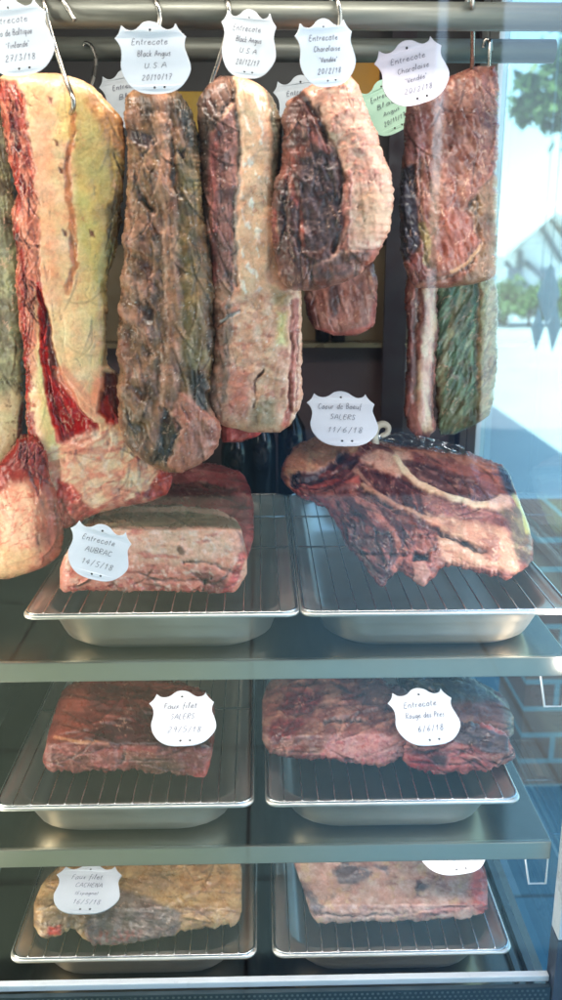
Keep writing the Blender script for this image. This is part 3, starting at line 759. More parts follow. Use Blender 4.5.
m.mix((152, 128, 88), m.poly([(178, 240), (196, 240), (200, 380), (184, 380)], 8), .6)
m.mix((58, 56, 44), m.poly([(172, 88), (205, 100), (204, 160), (188, 150), (178, 120)], 5), .9)
m.mix((128, 110, 76), m.poly([(178, 140), (200, 165), (202, 215), (182, 205), (176, 165)], 5), .7)
m.mix((50, 46, 40), m.poly([(202, 180), (212, 180), (214, 350), (208, 350), (205, 240)], 3), .6)
m.mix((54, 56, 48), m.poly([(188, 352), (198, 372), (208, 378), (210, 410), (198, 412), (190, 385)], 4), .85)  # shadow of the gap painted on the side
m.mix((170, 160, 120), m.poly([(190, 350), (212, 350), (212, 370), (192, 370)], 3, .3), .35)  # lighter reflection painted over that shadow
rid = [(158, 94), (165, 138), (166, 166), (160, 177), (171, 210), (170, 242), (173, 290), (175, 330), (172, 370), (168, 402)]
m.mix((186, 138, 112), m.line(rid, 3, 7, 1), .6); m.up(m.line(rid, 2, 8), 3.5)
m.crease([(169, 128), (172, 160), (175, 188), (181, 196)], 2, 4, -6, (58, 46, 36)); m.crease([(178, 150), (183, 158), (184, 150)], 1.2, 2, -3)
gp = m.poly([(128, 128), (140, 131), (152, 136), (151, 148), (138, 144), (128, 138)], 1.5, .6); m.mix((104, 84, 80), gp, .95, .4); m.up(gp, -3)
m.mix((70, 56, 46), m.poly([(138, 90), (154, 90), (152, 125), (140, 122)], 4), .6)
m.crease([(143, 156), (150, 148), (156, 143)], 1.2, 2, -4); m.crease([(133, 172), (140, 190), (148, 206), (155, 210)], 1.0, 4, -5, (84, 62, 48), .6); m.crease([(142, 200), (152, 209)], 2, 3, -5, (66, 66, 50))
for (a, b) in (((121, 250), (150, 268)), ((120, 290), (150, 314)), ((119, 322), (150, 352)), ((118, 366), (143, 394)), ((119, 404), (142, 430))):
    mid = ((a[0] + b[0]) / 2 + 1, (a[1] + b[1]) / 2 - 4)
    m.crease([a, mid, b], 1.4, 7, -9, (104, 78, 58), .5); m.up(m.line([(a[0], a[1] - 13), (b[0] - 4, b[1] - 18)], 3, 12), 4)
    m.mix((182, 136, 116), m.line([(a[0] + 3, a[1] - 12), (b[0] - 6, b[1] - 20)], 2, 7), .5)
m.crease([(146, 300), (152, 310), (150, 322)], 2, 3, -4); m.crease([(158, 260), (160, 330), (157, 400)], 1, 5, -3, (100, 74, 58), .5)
dk = m.poly([(165, 408), (172, 416), (180, 428), (175, 442), (168, 462), (150, 463), (158, 440)], 2); m.mix((80, 66, 54), dk, .92, .35); m.up(dk, -2)
m.mix((70, 60, 48), m.poly([(128, 440), (150, 452), (150, 466), (130, 456)], 4), .5)
pk = m.poly([(180, 392), (194, 402), (222, 424), (216, 455), (182, 474), (168, 464), (180, 440), (172, 412)], 2.5); m.mix((186, 126, 106), pk, .85); m.mix((206, 150, 132), pk * m.thr(8, .3, .25, k=5), .6); m.up(pk, 3)
m.crease([(166, 408), (181, 427), (172, 446), (168, 464)], .8, 2, -3, (50, 34, 30))
m.mix((116, 108, 78), m.poly([(118, 390), (140, 400), (150, 440), (128, 440)], 7), .35)
m.up(m.n(6, 3, 7, 78, 3), 1.0); m.specks((226, 206, 190), 3.2, .75, 71, .75, .22, .5)
m.mottle(.17, .09, 8)
m.build('beef_joint', 'dry grey brown hanging joint with twisted ridges down its left side', 'meat joint', 'beef joints hanging from the rails')

# --- long joint with a creamy fat stripe
m = Meat([(76, 222, 240), (80, 212, 252), (87, 206, 262), (95, 200, 271), (105, 197, 276), (118, 198, 281), (130, 199, 282), (158, 200, 281), (195, 202, 280), (218, 202, 284), (232, 204, 288),
          (242, 209, 291), (255, 210, 295), (269, 210, 298), (280, 210, 300), (290, 211, 301), (296, 212, 302), (342, 213, 302), (362, 213, 302), (370, 208, 301), (385, 206, 302), (393, 205, 303),
          (410, 205, 299), (420, 212, 294), (426, 222, 290), (430, 240, 283), (433, 258, 276)],
         [(76, 1.10), (433, 1.075)], tf=.034, tb=.045, n=2.3, m=8, seed=23, jit=.9, base=(216, 164, 134))
m.mix((94, 76, 66), m.poly([(192, 70), (232, 74), (234, 100), (222, 116), (213, 130), (212, 180), (208, 240), (198, 240), (194, 150)], 3), .95)
m.mix((142, 106, 92), m.poly([(206, 80), (231, 76), (233, 100), (218, 116), (206, 108)], 4), .8); m.crease([(208, 92), (214, 104), (217, 112)], 1, 3, -5); m.crease([(231, 80), (232, 100), (222, 112)], 1.2, 3, -5)
mv = m.poly([(233, 108), (238, 136), (236, 180), (233, 220), (232, 292), (211, 292), (212, 240), (213, 190), (210, 150), (216, 126)], 2, .5)
m.mix((166, 118, 108), mv, .95, .4); m.mix((180, 92, 84), m.line([(214, 135), (213, 180), (213, 240), (212, 285)], 1.5, 5), .55); m.mix((142, 106, 98), mv * m.thr(12, .2, .3, k=2), .7)
gv = [(232, 80), (236, 112), (240, 137), (239, 170), (235, 209), (235, 250), (236, 285)]
m.crease(gv, 1.3, 4, -7, (128, 104, 92), .9); m.mix((196, 180, 168), m.line([(236, 112), (241, 137), (240, 170), (236, 209), (236, 270)], .7, 1, 1), .6, .2)
ft = m.poly([(234, 78), (258, 84), (268, 98), (272, 160), (268, 220), (268, 280), (284, 292), (242, 294), (238, 240), (242, 180), (241, 130)], 3, .6)
m.mix((236, 198, 166), ft, .95, .3); m.mix((252, 236, 220), ft * m.thr(8, .4, .12, k=4, ang=80, asp=2.2), .9, .13); m.up(ft, 2.5); m.up(ft * m.thr(8, .42, .2, k=4, ang=80, asp=2.2), .9)  # near-white spots are gloss highlights painted on the fat
m.mix((218, 164, 132), ft * m.thr(18, .3, .3, k=5), .45)
m.mix((112, 116, 100), m.poly([(264, 86), (284, 108), (284, 165), (274, 225), (271, 210), (272, 150), (270, 108)], 2.5), .85); m.mix((60, 72, 68), m.line([(282, 125), (281, 165), (274, 215)], 1.5, 3), .6)
lowr = m.poly([(212, 296), (302, 288), (304, 395), (290, 432), (222, 430), (206, 400), (212, 350)], 4)
m.mix((224, 174, 146), lowr, .75); m.mix((238, 200, 172), lowr * m.thr(11, .15, .3, k=6), .7); m.mix((186, 116, 98), lowr * m.thr(10, .35, .25, k=7), .6); m.up(lowr * m.n(10, 3, 8), 2)
m.mix((226, 212, 150), m.poly([(277, 312), (287, 312), (286, 345), (278, 345)], 4), .85); m.mix((150, 148, 110), m.poly([(270, 285), (292, 294), (288, 306), (276, 305)], 4), .6)
m.mix((160, 108, 88), m.poly([(212, 300), (226, 300), (224, 425), (206, 412), (206, 372), (214, 360)], 3), .7); m.mix((108, 84, 74), m.poly([(205, 376), (214, 366), (218, 420), (208, 416)], 3), .85)
m.mix((204, 124, 110), m.poly([(228, 365), (248, 372), (248, 420), (226, 415)], 5), .6); m.mix((146, 138, 108), m.poly([(252, 400), (276, 400), (274, 425), (250, 428)], 5), .6)
m.mix((190, 110, 98), m.line([(296, 300), (294, 350), (291, 400), (286, 425)], 2, 2.5), .8); m.crease([(291, 300), (291, 350), (289, 410)], .8, 2.5, -4, (140, 78, 66)); m.crease([(298, 330), (298, 390), (295, 412)], .6, 2, -3, (140, 78, 66))
m.crease([(259, 373), (255, 382), (256, 398), (253, 406)], .8, 2.5, -2.5, (136, 92, 74), .6); m.crease([(262, 370), (258, 376)], 1, 2, -3, (96, 62, 50))
m.crease([(219, 326), (228, 318), (241, 311)], 1.2, 1.6, -3, (70, 50, 46)); m.mix((240, 226, 214), m.line([(222, 321), (240, 312)], .8, 1), .7)
m.mix((120, 110, 104), m.line([(227, 275), (229, 300), (228, 330), (226, 370), (224, 400)], 1.5, 3, 1.4), .55)
m.mix((196, 150, 124), m.poly([(214, 285), (228, 280), (230, 300), (216, 300)], 3), .7)
m.specks((248, 232, 220), 3.4, .72, 72, .6, .2, .4)
m.mottle(.11, .08, 9)
m.build('beef_joint', 'long hanging joint with a creamy white fat stripe beside a mauve stripe', 'meat joint', 'beef joints hanging from the rails')

# --- rounded joint, dark left half and pink right half
m = Meat([(74, 334, 349), (80, 318, 355), (86, 308, 359), (93, 299, 361), (101, 287, 363), (118, 283, 371), (142, 282, 379), (166, 281, 387), (180, 276, 392), (204, 272, 393), (224, 271, 391),
          (240, 272, 385), (257, 274, 375), (272, 277, 361), (282, 281, 346), (288, 287, 325), (291, 295, 310)],
         [(74, 1.085), (291, 1.06)], tf=.05, tb=.05, n=2.2, m=6, seed=31, jit=1.4, base=(212, 160, 138), amp=1.1)
drk = m.poly([(298, 90), (308, 100), (320, 118), (328, 140), (340, 156), (343, 185), (343, 222), (336, 250), (318, 264), (300, 272), (270, 270), (268, 200), (276, 130)], 2)
m.mix((104, 70, 62), drk, .97, .42)
ov = m.poly([(304, 160), (322, 150), (336, 160), (341, 185), (341, 220), (332, 245), (312, 254), (303, 250), (300, 205)], 2.5); m.mix((98, 74, 72), ov, .92, .5); m.up(ov, -2); m.mix((130, 104, 98), ov * m.thr(9, .2, .3, k=3), .55)
m.mix((128, 80, 68), m.poly([(284, 108), (304, 98), (318, 125), (322, 146), (300, 150), (284, 140)], 4), .6); m.mix((66, 50, 48), m.poly([(290, 130), (308, 132), (308, 146), (292, 148)], 4), .7)
m.mix((150, 82, 68), m.poly([(283, 150), (304, 148), (296, 170), (282, 180)], 4), .65); m.mix((176, 92, 74), m.line([(288, 176), (294, 195), (301, 215), (302, 245)], 1.5, 2.5, 1), .75)
m.mix((62, 42, 44), m.poly([(276, 185), (292, 190), (296, 240), (280, 240)], 4), .5)
m.mix((150, 76, 74), m.line([(274, 212), (276, 240)], 2, 3), .6)
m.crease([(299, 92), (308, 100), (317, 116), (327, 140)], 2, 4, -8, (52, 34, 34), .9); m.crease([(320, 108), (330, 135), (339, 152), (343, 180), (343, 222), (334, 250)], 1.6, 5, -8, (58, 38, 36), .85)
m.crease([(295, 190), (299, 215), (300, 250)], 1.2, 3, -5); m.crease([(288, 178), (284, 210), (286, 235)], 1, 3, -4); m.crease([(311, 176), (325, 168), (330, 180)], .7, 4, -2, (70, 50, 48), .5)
m.mix((190, 118, 106), m.line([(312, 136), (322, 145), (328, 150)], 2, 3), .7)
rgt_ = m.poly([(312, 86), (350, 74), (366, 104), (380, 145), (396, 190), (394, 230), (372, 262), (346, 262), (345, 200), (342, 160), (330, 138), (320, 110)], 3)
m.mix((216, 162, 138), rgt_, .8); m.mix((232, 196, 170), rgt_ * m.thr(10, .15, .3, k=5), .7); m.mix((188, 118, 104), rgt_ * m.thr(7, .35, .2, k=6), .6)
m.mix((228, 186, 148), m.poly([(355, 190), (386, 190), (388, 230), (360, 240)], 8), .6); m.up(rgt_, 3); m.up(rgt_ * m.n(8, 3, 8), 1.2)
m.mix((160, 92, 84), m.line([(348, 175), (346, 215), (344, 248)], 2.5, 3), .7)
bt = m.poly([(278, 255), (310, 268), (345, 254), (380, 246), (366, 272), (340, 288), (290, 294)], 3); m.mix((138, 92, 80), bt, .92); m.mix((112, 90, 84), bt * m.thr(9, .2, .25, k=7), .7); m.mix((178, 98, 78), m.line([(365, 268), (378, 252)], 4, 4), .6)
m.mix((120, 84, 76), m.poly([(276, 250), (306, 262), (306, 290), (280, 284)], 5), .6)
m.up(drk * m.n(7, 3, 9, 75, 2), 1.6); m.specks((206, 176, 166), 3, .8, 73, .5, .25, .3); m.mottle(.15, .09, 9)
m.build('beef_joint', 'rounded hanging joint, dark purple brown on the left and pinkish cream on the right', 'meat joint', 'beef joints hanging from the rails')

# --- right-hand slab
m = Meat([(66, 481, 495), (70, 464, 497), (76, 448, 498), (84, 438, 498), (95, 418, 498), (104, 407, 498), (115, 404, 498), (132, 403, 498), (150, 405, 498), (164, 401, 497), (194, 399, 497),
          (252, 400, 497), (268, 405, 497), (278, 409, 494), (284, 413, 478), (289, 419, 432)],
         [(66, 1.22), (290, 1.17)], tf=.035, tb=.05, n=3.0, m=7, seed=43, jit=1.2, base=(146, 94, 82))
m.mix((184, 130, 112), m.thr(14, .15, .25, k=1), .7); m.mix((112, 66, 60), m.thr(11, .3, .2, k=2), .7)
bl_ = m.poly([(398, 168), (414, 166), (417, 200), (421, 238), (411, 262), (398, 256)], 2.5); m.mix((66, 64, 76), bl_, .95, .5); m.up(bl_, -4)
m.mix((150, 100, 98), m.poly([(400, 100), (426, 96), (428, 150), (414, 166), (402, 160)], 5), .6); m.mix((110, 82, 80), m.poly([(474, 68), (500, 66), (500, 140), (484, 125)], 6), .4)
br = m.poly([(474, 196), (498, 168), (500, 285), (450, 288), (474, 268), (482, 240), (470, 212)], 3); m.mix((142, 110, 88), br, .85); m.crease([(474, 198), (468, 210), (478, 232), (482, 244), (470, 266), (450, 276), (420, 282)], 1.4, 4, -5, (84, 60, 52))
m.mix((222, 170, 130), m.line([(480, 246), (470, 262), (452, 272)], 1, 1.6), .7)
m.mix((178, 104, 88), m.poly([(440, 205), (470, 215), (478, 245), (462, 265), (438, 268)], 6), .6); m.crease([(471, 205), (476, 214)], 2.5, 3, -5, (60, 52, 52))
m.mix((120, 64, 64), m.poly([(408, 250), (425, 255), (426, 280), (412, 285)], 4), .7); m.mix((176, 156, 104), m.line([(422, 225), (428, 245), (426, 262)], 2, 3), .6)
m.crease([(421, 160), (420, 200), (424, 240), (428, 268)], 1, 3, -4); m.up(m.n(9, 3, 5, 60, 2), 1.6); m.mottle(.15, .1, 9)
m.col = m.col * np.array((.92, 1.0, .98))
m.build('beef_joint', 'broad pinkish brown slab hanging on the right, squared off beside the bright side glass', 'meat joint', 'beef joints hanging from the rails')

# --- low hanging pieces at the right: a narrow brown one and a grey green one
m = Meat([(262, 408, 440), (285, 405, 438), (300, 405, 437), (340, 408, 438), (372, 406, 435), (400, 405, 433), (415, 404, 434), (426, 407, 436), (434, 412, 434), (438, 418, 428)],
         [(262, 1.28), (437, 1.27)], tf=.022, tb=.035, n=2.6, m=7, seed=53, jit=1.4, base=(138, 90, 80))
m.mix((208, 184, 154), m.line([(430, 270), (431, 320), (424, 370), (420, 400), (427, 428)], 4, 4, 1.4), .85); m.mix((92, 54, 56), m.poly([(402, 300), (413, 300), (413, 430), (403, 425)], 3), .75)
m.mix((176, 110, 98), m.thr(10, .2, .25, k=2, ang=82, asp=4), .6); m.crease([(418, 290), (415, 340), (416, 400)], 1.2, 4, -6); m.mottle(.16, .1, 8)
m.build('beef_joint', 'narrow brown strip with a cream edge hanging low, left of the grey green piece', 'meat joint', 'beef joints hanging from the rails')
m = Meat([(262, 430, 494), (285, 434, 496), (300, 436, 497), (340, 434, 497), (380, 434, 496), (400, 436, 493), (415, 436, 489), (424, 437, 478), (431, 438, 462), (435, 441, 450)],
         [(262, 1.30), (435, 1.29)], tf=.024, tb=.035, n=2.6, m=7, seed=51, jit=1.3, base=(98, 118, 96))
m.mix((130, 146, 118), m.thr(9, .1, .25, k=1, ang=-62, asp=4), .8); m.mix((70, 86, 70), m.thr(8, .3, .2, k=2, ang=-62, asp=5), .8); m.up(m.n(9, 3, 3, -62, 4), 2.4)
m.mix((166, 154, 120), m.line([(462, 280), (450, 330), (442, 370), (438, 410)], 1.5, 3, 1.4), .6); m.mix((122, 96, 80), m.thr(12, .4, .2, k=6), .6)
rb_ = m.poly([(479, 262), (500, 262), (498, 400), (488, 420), (478, 425), (476, 350)], 2.5); m.mix((162, 152, 120), rb_, .9); m.mix((118, 112, 88), rb_ * m.thr(8, .2, .3, k=4), .7); m.crease([(478, 275), (477, 340), (476, 420)], 1.4, 3, -8, (52, 58, 50))
m.mix((116, 110, 78), m.poly([(440, 395), (490, 390), (480, 428), (440, 436)], 5), .5); m.mottle(.15, .08, 8, -62, 4)
m.build('beef_joint', 'grey green piece with a pale right border hanging low beside the side glass', 'meat joint', 'beef joints hanging from the rails')

# --- small piece behind the rounded joint
m = Meat([(262, 308, 374), (280, 305, 377), (300, 304, 377), (320, 308, 376), (328, 313, 373), (334, 330, 362), (336, 338, 352)], [(262, 1.26), (336, 1.255)], tf=.03, tb=.04, n=3, m=6, seed=61, base=(158, 106, 92))
m.mix((188, 136, 118), m.thr(9, .2, .3, k=1), .7); m.mix((86, 66, 64), m.poly([(328, 285), (340, 285), (340, 305), (334, 318), (328, 305)], 2.5), .9)
m.mix((92, 46, 46), m.poly([(302, 290), (314, 300), (318, 326), (304, 325)], 3), .8); m.mix((186, 108, 98), m.line([(314, 330), (340, 335), (372, 327), (376, 300)], 1.5, 2.5), .7); m.mottle(.16, .1, 8)
m.build('beef_joint', 'small brown piece hanging behind the rounded joint, only its lower end showing', 'meat joint', 'beef joints hanging from the rails')

# --- red tip behind the long joint
m = Meat([(418, 224, 262), (428, 220, 263), (435, 221, 262), (440, 222, 248), (443, 222, 232)], [(418, 1.22), (443, 1.22)], tf=.02, tb=.03, n=2.6, m=4, seed=67, base=(178, 82, 76))
m.mix((206, 120, 106), m.thr(7, .2, .3, k=1), .7); m.mottle(.12, .1, 7)
m.build('beef_joint', 'red meat tip peeking out under the long joint with the cream stripe', 'meat joint', 'beef joints hanging from the rails')

# --- edge piece, far left
m = Meat([(112, -26, 6), (150, -28, 16), (250, -28, 20), (330, -28, 24), (400, -28, 25), (435, -28, 22), (455, -26, 12), (468, -24, 3), (473, -20, -6)], [(112, 1.17), (473, 1.15)], tf=.03, tb=.04, n=2.6, m=7, seed=71, base=(124, 120, 92))
m.mix((100, 84, 62), m.poly([(-30, 100), (30, 100), (30, 230), (-30, 215)], 14), .9); m.mix((176, 168, 128), m.thr(13, .15, .3, k=1), .6); m.mix((206, 186, 150), m.poly([(-30, 395), (30, 395), (20, 480), (-30, 480)], 12), .85)
m.mix((106, 88, 64), m.thr(6, .5, .15, k=2), .6); m.mix((150, 60, 52), m.line([(24, 405), (20, 440), (8, 466)], 1.5, 2.5), .7); m.mottle(.12, .08, 9)
m.build('beef_joint', 'greenish fat joint cut off by the left photo edge, upper of two there', 'meat joint', 'beef joints hanging from the rails')

# --- lower left fat piece
m = Meat([(434, 22, 34), (448, 12, 42), (462, 0, 48), (480, -24, 52), (500, -26, 58), (520, -26, 62), (540, -26, 64), (555, -26, 60), (568, -26, 44), (576, -22, 20), (580, -18, 2)],
         [(434, 1.10), (580, 1.095)], tf=.04, tb=.06, n=2.3, m=5, seed=77, base=(224, 168, 138), zmin=ZR1 - .004)
tp_ = m.poly([(-30, 430), (45, 430), (50, 484), (36, 494), (24, 484), (6, 490), (-30, 505)], 4); m.mix((140, 38, 36), tp_, .94, .3); m.folds(tp_, 30, -50, 30, 2, 3.5, .6, .45, 14); m.mix((198, 92, 76), m.poly([(-30, 480), (70, 480), (70, 582), (-30, 582)], 4) * m.thr(12, .1, .25, k=9, ang=70, asp=2), .6); m.mix((226, 186, 156), m.poly([(8, 484), (30, 482), (36, 520), (20, 560), (0, 560)], 8), .6)
m.mix((204, 104, 84), m.vein(13, .2, 2) * m.poly([(-30, 490), (40, 490), (40, 580), (-30, 580)], 6), .75); m.mix((146, 70, 56), m.poly([(38, 480), (70, 480), (70, 575), (40, 575), (36, 530)], 8), .8); m.mix((210, 176, 130), m.poly([(-30, 545), (40, 550), (20, 582), (-30, 582)], 6), .6)  # right side browned for the shade behind the big joint
m.mottle(.12, .1, 9)
m.build('beef_joint', 'creamy fat joint with a red top at the left photo edge, lower of two there', 'meat joint', 'beef joints hanging from the rails')

G2 = 'cuts lying on the tray racks'
# --- rear dark red piece, upper left tray
m = Meat([(134, 492, 520), (142, 480, 540), (155, 471, 560), (175, 465, 566), (200, 463, 566), (222, 465, 566), (238, 471, 566), (247, 480, 562), (252, 496, 548), (254, 510, 530)],
         [(462, 1.40), (490, 1.30), (510, 1.24), (566, 1.14)], tf=.02, tb=.15, n=3, m=5, seed=83, cols=True, zmin=ZR1, base=(158, 76, 74), jit=1.6)
m.mix((200, 128, 118), m.thr(12, .2, .2, k=1, ang=4, asp=3), .75); m.mix((176, 96, 92), m.line([(170, 476), (210, 478), (240, 484)], 3, 6), .55); m.mix((84, 34, 38), m.poly([(140, 484), (230, 486), (236, 500), (140, 500)], 4), .7)
m.mix((196, 92, 88), m.line([(238, 472), (250, 490), (252, 520), (247, 556)], 2, 4), .7); m.crease([(160, 486), (200, 482), (236, 490)], 1.2, 3, -4); m.up(m.n(8, 3, 4, 5, 3), 1.6); m.mottle(.16, .1, 8)
m.build('meat_cut', 'dark red cut behind the pale fatty one on the upper left tray', 'meat cut', G2)
# --- pale fatty front piece
m = Meat([(60, 574, 588), (64, 556, 592), (76, 540, 592), (88, 520, 591), (104, 509, 592), (140, 505, 591), (165, 504, 591), (195, 506, 592), (210, 508, 596), (222, 511, 596), (232, 515, 595), (240, 524, 588), (245, 545, 578), (247, 558, 570)],
         [(503, 1.165), (516, 1.115), (530, 1.066), (545, 1.058), (596, 1.048)], tf=.016, tb=.12, n=3.4, m=5, seed=89, cols=True, zmin=ZR1, base=(226, 168, 142), jit=2.0)
top = m.poly([(60, 495), (250, 495), (250, 530), (222, 528), (170, 527), (120, 527), (60, 545)], 1.5, .4)
m.mix((122, 100, 78), top, .95, .42); m.mix((152, 134, 104), top * m.thr(12, .2, .3, k=1, ang=2, asp=4), .5); m.mix((90, 58, 58), m.poly([(170, 500), (240, 506), (240, 514), (170, 508)], 2), .6)
m.mix((222, 178, 148), m.line([(100, 513), (140, 509), (190, 509), (225, 514), (238, 519)], 2, 2), .9); m.mix((160, 84, 78), m.line([(104, 507), (150, 503), (200, 504), (235, 511)], 1.5, 1.5), .8)
m.mix((74, 56, 52), m.line([(110, 529), (150, 530), (175, 528)], 1, 2), .7)
fr_ = m.poly([(60, 545), (80, 532), (120, 528), (225, 530), (244, 552), (240, 596), (60, 596)], 2, .7)
m.mix((234, 190, 164), fr_ * m.poly([(110, 528), (225, 530), (232, 556), (180, 562), (120, 560)], 6), .8); m.mix((220, 136, 120), fr_ * m.poly([(60, 560), (180, 566), (240, 566), (240, 598), (60, 598)], 5), .7); m.mix((242, 214, 196), fr_ * m.thr(8, .35, .2, k=4), .6)
m.mix((190, 84, 78), fr_ * m.thr(8, .4, .2, k=5, ang=5, asp=3), .6); m.up(fr_ * m.n(8, 3, 6), 1.8)
m.mix((118, 44, 48), m.poly([(196, 572), (226, 576), (232, 594), (206, 594)], 3), .8, .3); m.crease([(184, 562), (205, 562), (222, 568), (238, 572)], 1.3, 2.5, -5, (66, 32, 32)); m.crease([(148, 579), (165, 580), (190, 580), (228, 586)], .9, 2.5, -4, (110, 46, 44), .7)
m.crease([(202, 592), (204, 582), (212, 578)], 1, 2, -4); m.mix((196, 60, 64), m.line([(226, 594), (236, 574), (243, 556)], 2.5, 3), .7); m.mix((120, 84, 64), m.line([(180, 548), (183, 552)], 2, 2), .7)
m.folds(fr_ * sst(560, 572, m.y), 22, 4, 30, 2.6, 3.2, .75, .4, 16); m.mix((168, 52, 54), m.line([(70, 588), (120, 586), (160, 589), (205, 590)], 1.5, 2.5, 1.4) * m.thr(7, 0, .2, k=22), .75)
m.mix((118, 76, 66), m.poly([(236, 530), (250, 540), (250, 560), (242, 552)], 3), .7); m.mottle(.11, .1, 8)
m.build('meat_cut', 'pale fatty cut with a flat brown top at the front of the upper left tray', 'meat cut', G2)

# --- big rib cut, upper right tray
m = Meat([(281, 470, 476), (284, 462, 484), (291, 449, 489), (302, 442, 500), (312, 438, 504), (325, 437, 508), (335, 437, 520), (340, 437, 531), (346, 438, 546), (356, 439, 554), (364, 440, 565), (374, 441, 579), (381, 441, 588), (386, 442, 583),
          (393, 443, 574), (402, 444, 571), (411, 445, 578), (422, 447, 586), (432, 448, 579), (441, 450, 567), (455, 452, 567), (470, 454, 570), (485, 458, 574), (497, 462, 577), (505, 465, 580), (513, 484, 578), (520, 503, 572), (526, 516, 567), (531, 535, 562), (533, 544, 556)],
         [(437, 1.32), (470, 1.24), (505, 1.16), (540, 1.10), (588, 1.045)], tf=.03, tb=.12, n=3.2, m=7, seed=97, cols=True, zmin=ZR1, base=(158, 100, 86), jit=1.8, amp=1.2)
cap_ = m.poly([(280, 478), (284, 460), (298, 444), (312, 437), (345, 437), (362, 446), (350, 455), (330, 464), (308, 478), (290, 486)], 2); m.mix((206, 152, 120), cap_, .92); m.mix((226, 184, 148), cap_ * m.thr(9, .2, .3, k=1), .6); m.mix((168, 96, 72), m.line([(284, 462), (284, 478), (296, 484)], 2, 3), .6); m.up(cap_, 3)
b1 = m.poly([(290, 475), (318, 470), (346, 452), (358, 456), (352, 470), (330, 486), (304, 488), (290, 484)], 2); m.mix((88, 52, 50), b1, .93); m.up(b1, -5); m.mix((156, 86, 76), b1 * m.thr(7, .35, .2, k=2, ang=-28, asp=3), .8)
m.mix((36, 22, 24), m.poly([(290, 475), (300, 473), (300, 480), (291, 482)], 1.5), .85); m.mix((46, 30, 32), m.poly([(338, 452), (348, 452), (344, 462), (334, 466)], 2.5), .8)
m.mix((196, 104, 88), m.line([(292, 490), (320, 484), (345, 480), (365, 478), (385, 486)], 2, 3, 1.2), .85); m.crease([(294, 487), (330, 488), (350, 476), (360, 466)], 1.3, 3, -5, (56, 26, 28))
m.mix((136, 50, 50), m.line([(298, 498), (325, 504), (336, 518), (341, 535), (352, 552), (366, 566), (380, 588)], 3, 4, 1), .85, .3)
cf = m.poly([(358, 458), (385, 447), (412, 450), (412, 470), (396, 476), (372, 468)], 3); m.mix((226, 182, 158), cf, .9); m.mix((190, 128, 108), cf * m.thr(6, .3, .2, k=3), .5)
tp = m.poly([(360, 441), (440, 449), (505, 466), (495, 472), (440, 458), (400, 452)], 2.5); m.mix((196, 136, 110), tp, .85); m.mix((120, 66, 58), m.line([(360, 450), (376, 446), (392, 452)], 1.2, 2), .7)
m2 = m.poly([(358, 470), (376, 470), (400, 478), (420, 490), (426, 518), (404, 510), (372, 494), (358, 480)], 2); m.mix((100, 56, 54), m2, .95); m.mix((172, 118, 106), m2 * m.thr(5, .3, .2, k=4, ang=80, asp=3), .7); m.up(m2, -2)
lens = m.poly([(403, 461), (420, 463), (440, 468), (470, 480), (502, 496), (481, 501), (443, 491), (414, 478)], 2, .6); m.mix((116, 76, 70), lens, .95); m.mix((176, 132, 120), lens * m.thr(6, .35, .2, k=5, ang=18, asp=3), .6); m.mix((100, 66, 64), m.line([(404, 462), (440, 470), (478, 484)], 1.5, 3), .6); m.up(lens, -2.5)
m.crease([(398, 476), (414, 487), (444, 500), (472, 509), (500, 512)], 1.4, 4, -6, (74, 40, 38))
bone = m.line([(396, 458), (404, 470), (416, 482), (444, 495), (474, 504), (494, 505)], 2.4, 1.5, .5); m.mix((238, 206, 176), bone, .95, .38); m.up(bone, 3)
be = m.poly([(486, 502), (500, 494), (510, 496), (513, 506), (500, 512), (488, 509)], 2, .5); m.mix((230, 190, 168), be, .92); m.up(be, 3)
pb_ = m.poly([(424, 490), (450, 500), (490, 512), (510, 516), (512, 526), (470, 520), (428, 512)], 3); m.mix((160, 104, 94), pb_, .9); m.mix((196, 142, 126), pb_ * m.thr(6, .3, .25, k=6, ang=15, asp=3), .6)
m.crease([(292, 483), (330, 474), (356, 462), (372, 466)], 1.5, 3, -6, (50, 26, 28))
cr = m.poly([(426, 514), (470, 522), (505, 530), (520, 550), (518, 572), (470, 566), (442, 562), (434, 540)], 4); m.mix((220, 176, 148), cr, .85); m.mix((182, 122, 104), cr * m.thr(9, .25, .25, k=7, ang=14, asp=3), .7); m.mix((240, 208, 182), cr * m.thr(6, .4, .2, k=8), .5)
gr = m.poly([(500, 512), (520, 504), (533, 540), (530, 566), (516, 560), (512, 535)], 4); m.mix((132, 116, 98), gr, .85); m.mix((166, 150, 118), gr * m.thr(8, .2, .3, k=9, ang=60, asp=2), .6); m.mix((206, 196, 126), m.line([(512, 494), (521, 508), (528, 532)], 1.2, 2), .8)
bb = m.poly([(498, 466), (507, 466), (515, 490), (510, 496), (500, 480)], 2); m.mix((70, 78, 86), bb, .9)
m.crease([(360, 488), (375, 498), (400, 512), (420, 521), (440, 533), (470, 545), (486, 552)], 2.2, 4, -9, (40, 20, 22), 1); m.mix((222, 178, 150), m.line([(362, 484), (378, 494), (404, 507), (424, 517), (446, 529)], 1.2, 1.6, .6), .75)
m.mix((214, 160, 136), m.line([(356, 470), (380, 496), (402, 508)], 1, 1.5, .8), .6); m.mix((70, 34, 34), m.poly([(340, 506), (350, 500), (372, 530), (384, 560), (378, 578), (362, 556)], 3), .75); m.crease([(326, 500), (345, 490), (365, 496), (382, 512)], 1, 3, -3, (90, 50, 48), .6)
ll = m.poly([(336, 500), (360, 492), (392, 514), (420, 530), (404, 566), (392, 576), (380, 586), (362, 560), (345, 540)], 3); m.mix((100, 50, 48), ll, .92); m.mix((168, 104, 90), ll * m.thr(8, .3, .2, k=10, ang=48, asp=3), .75); m.mix((74, 34, 36), ll * m.thr(7, .4, .2, k=11, ang=48, asp=3), .8); m.up(ll * m.n(8, 3, 12, 48, 3), 2.6)
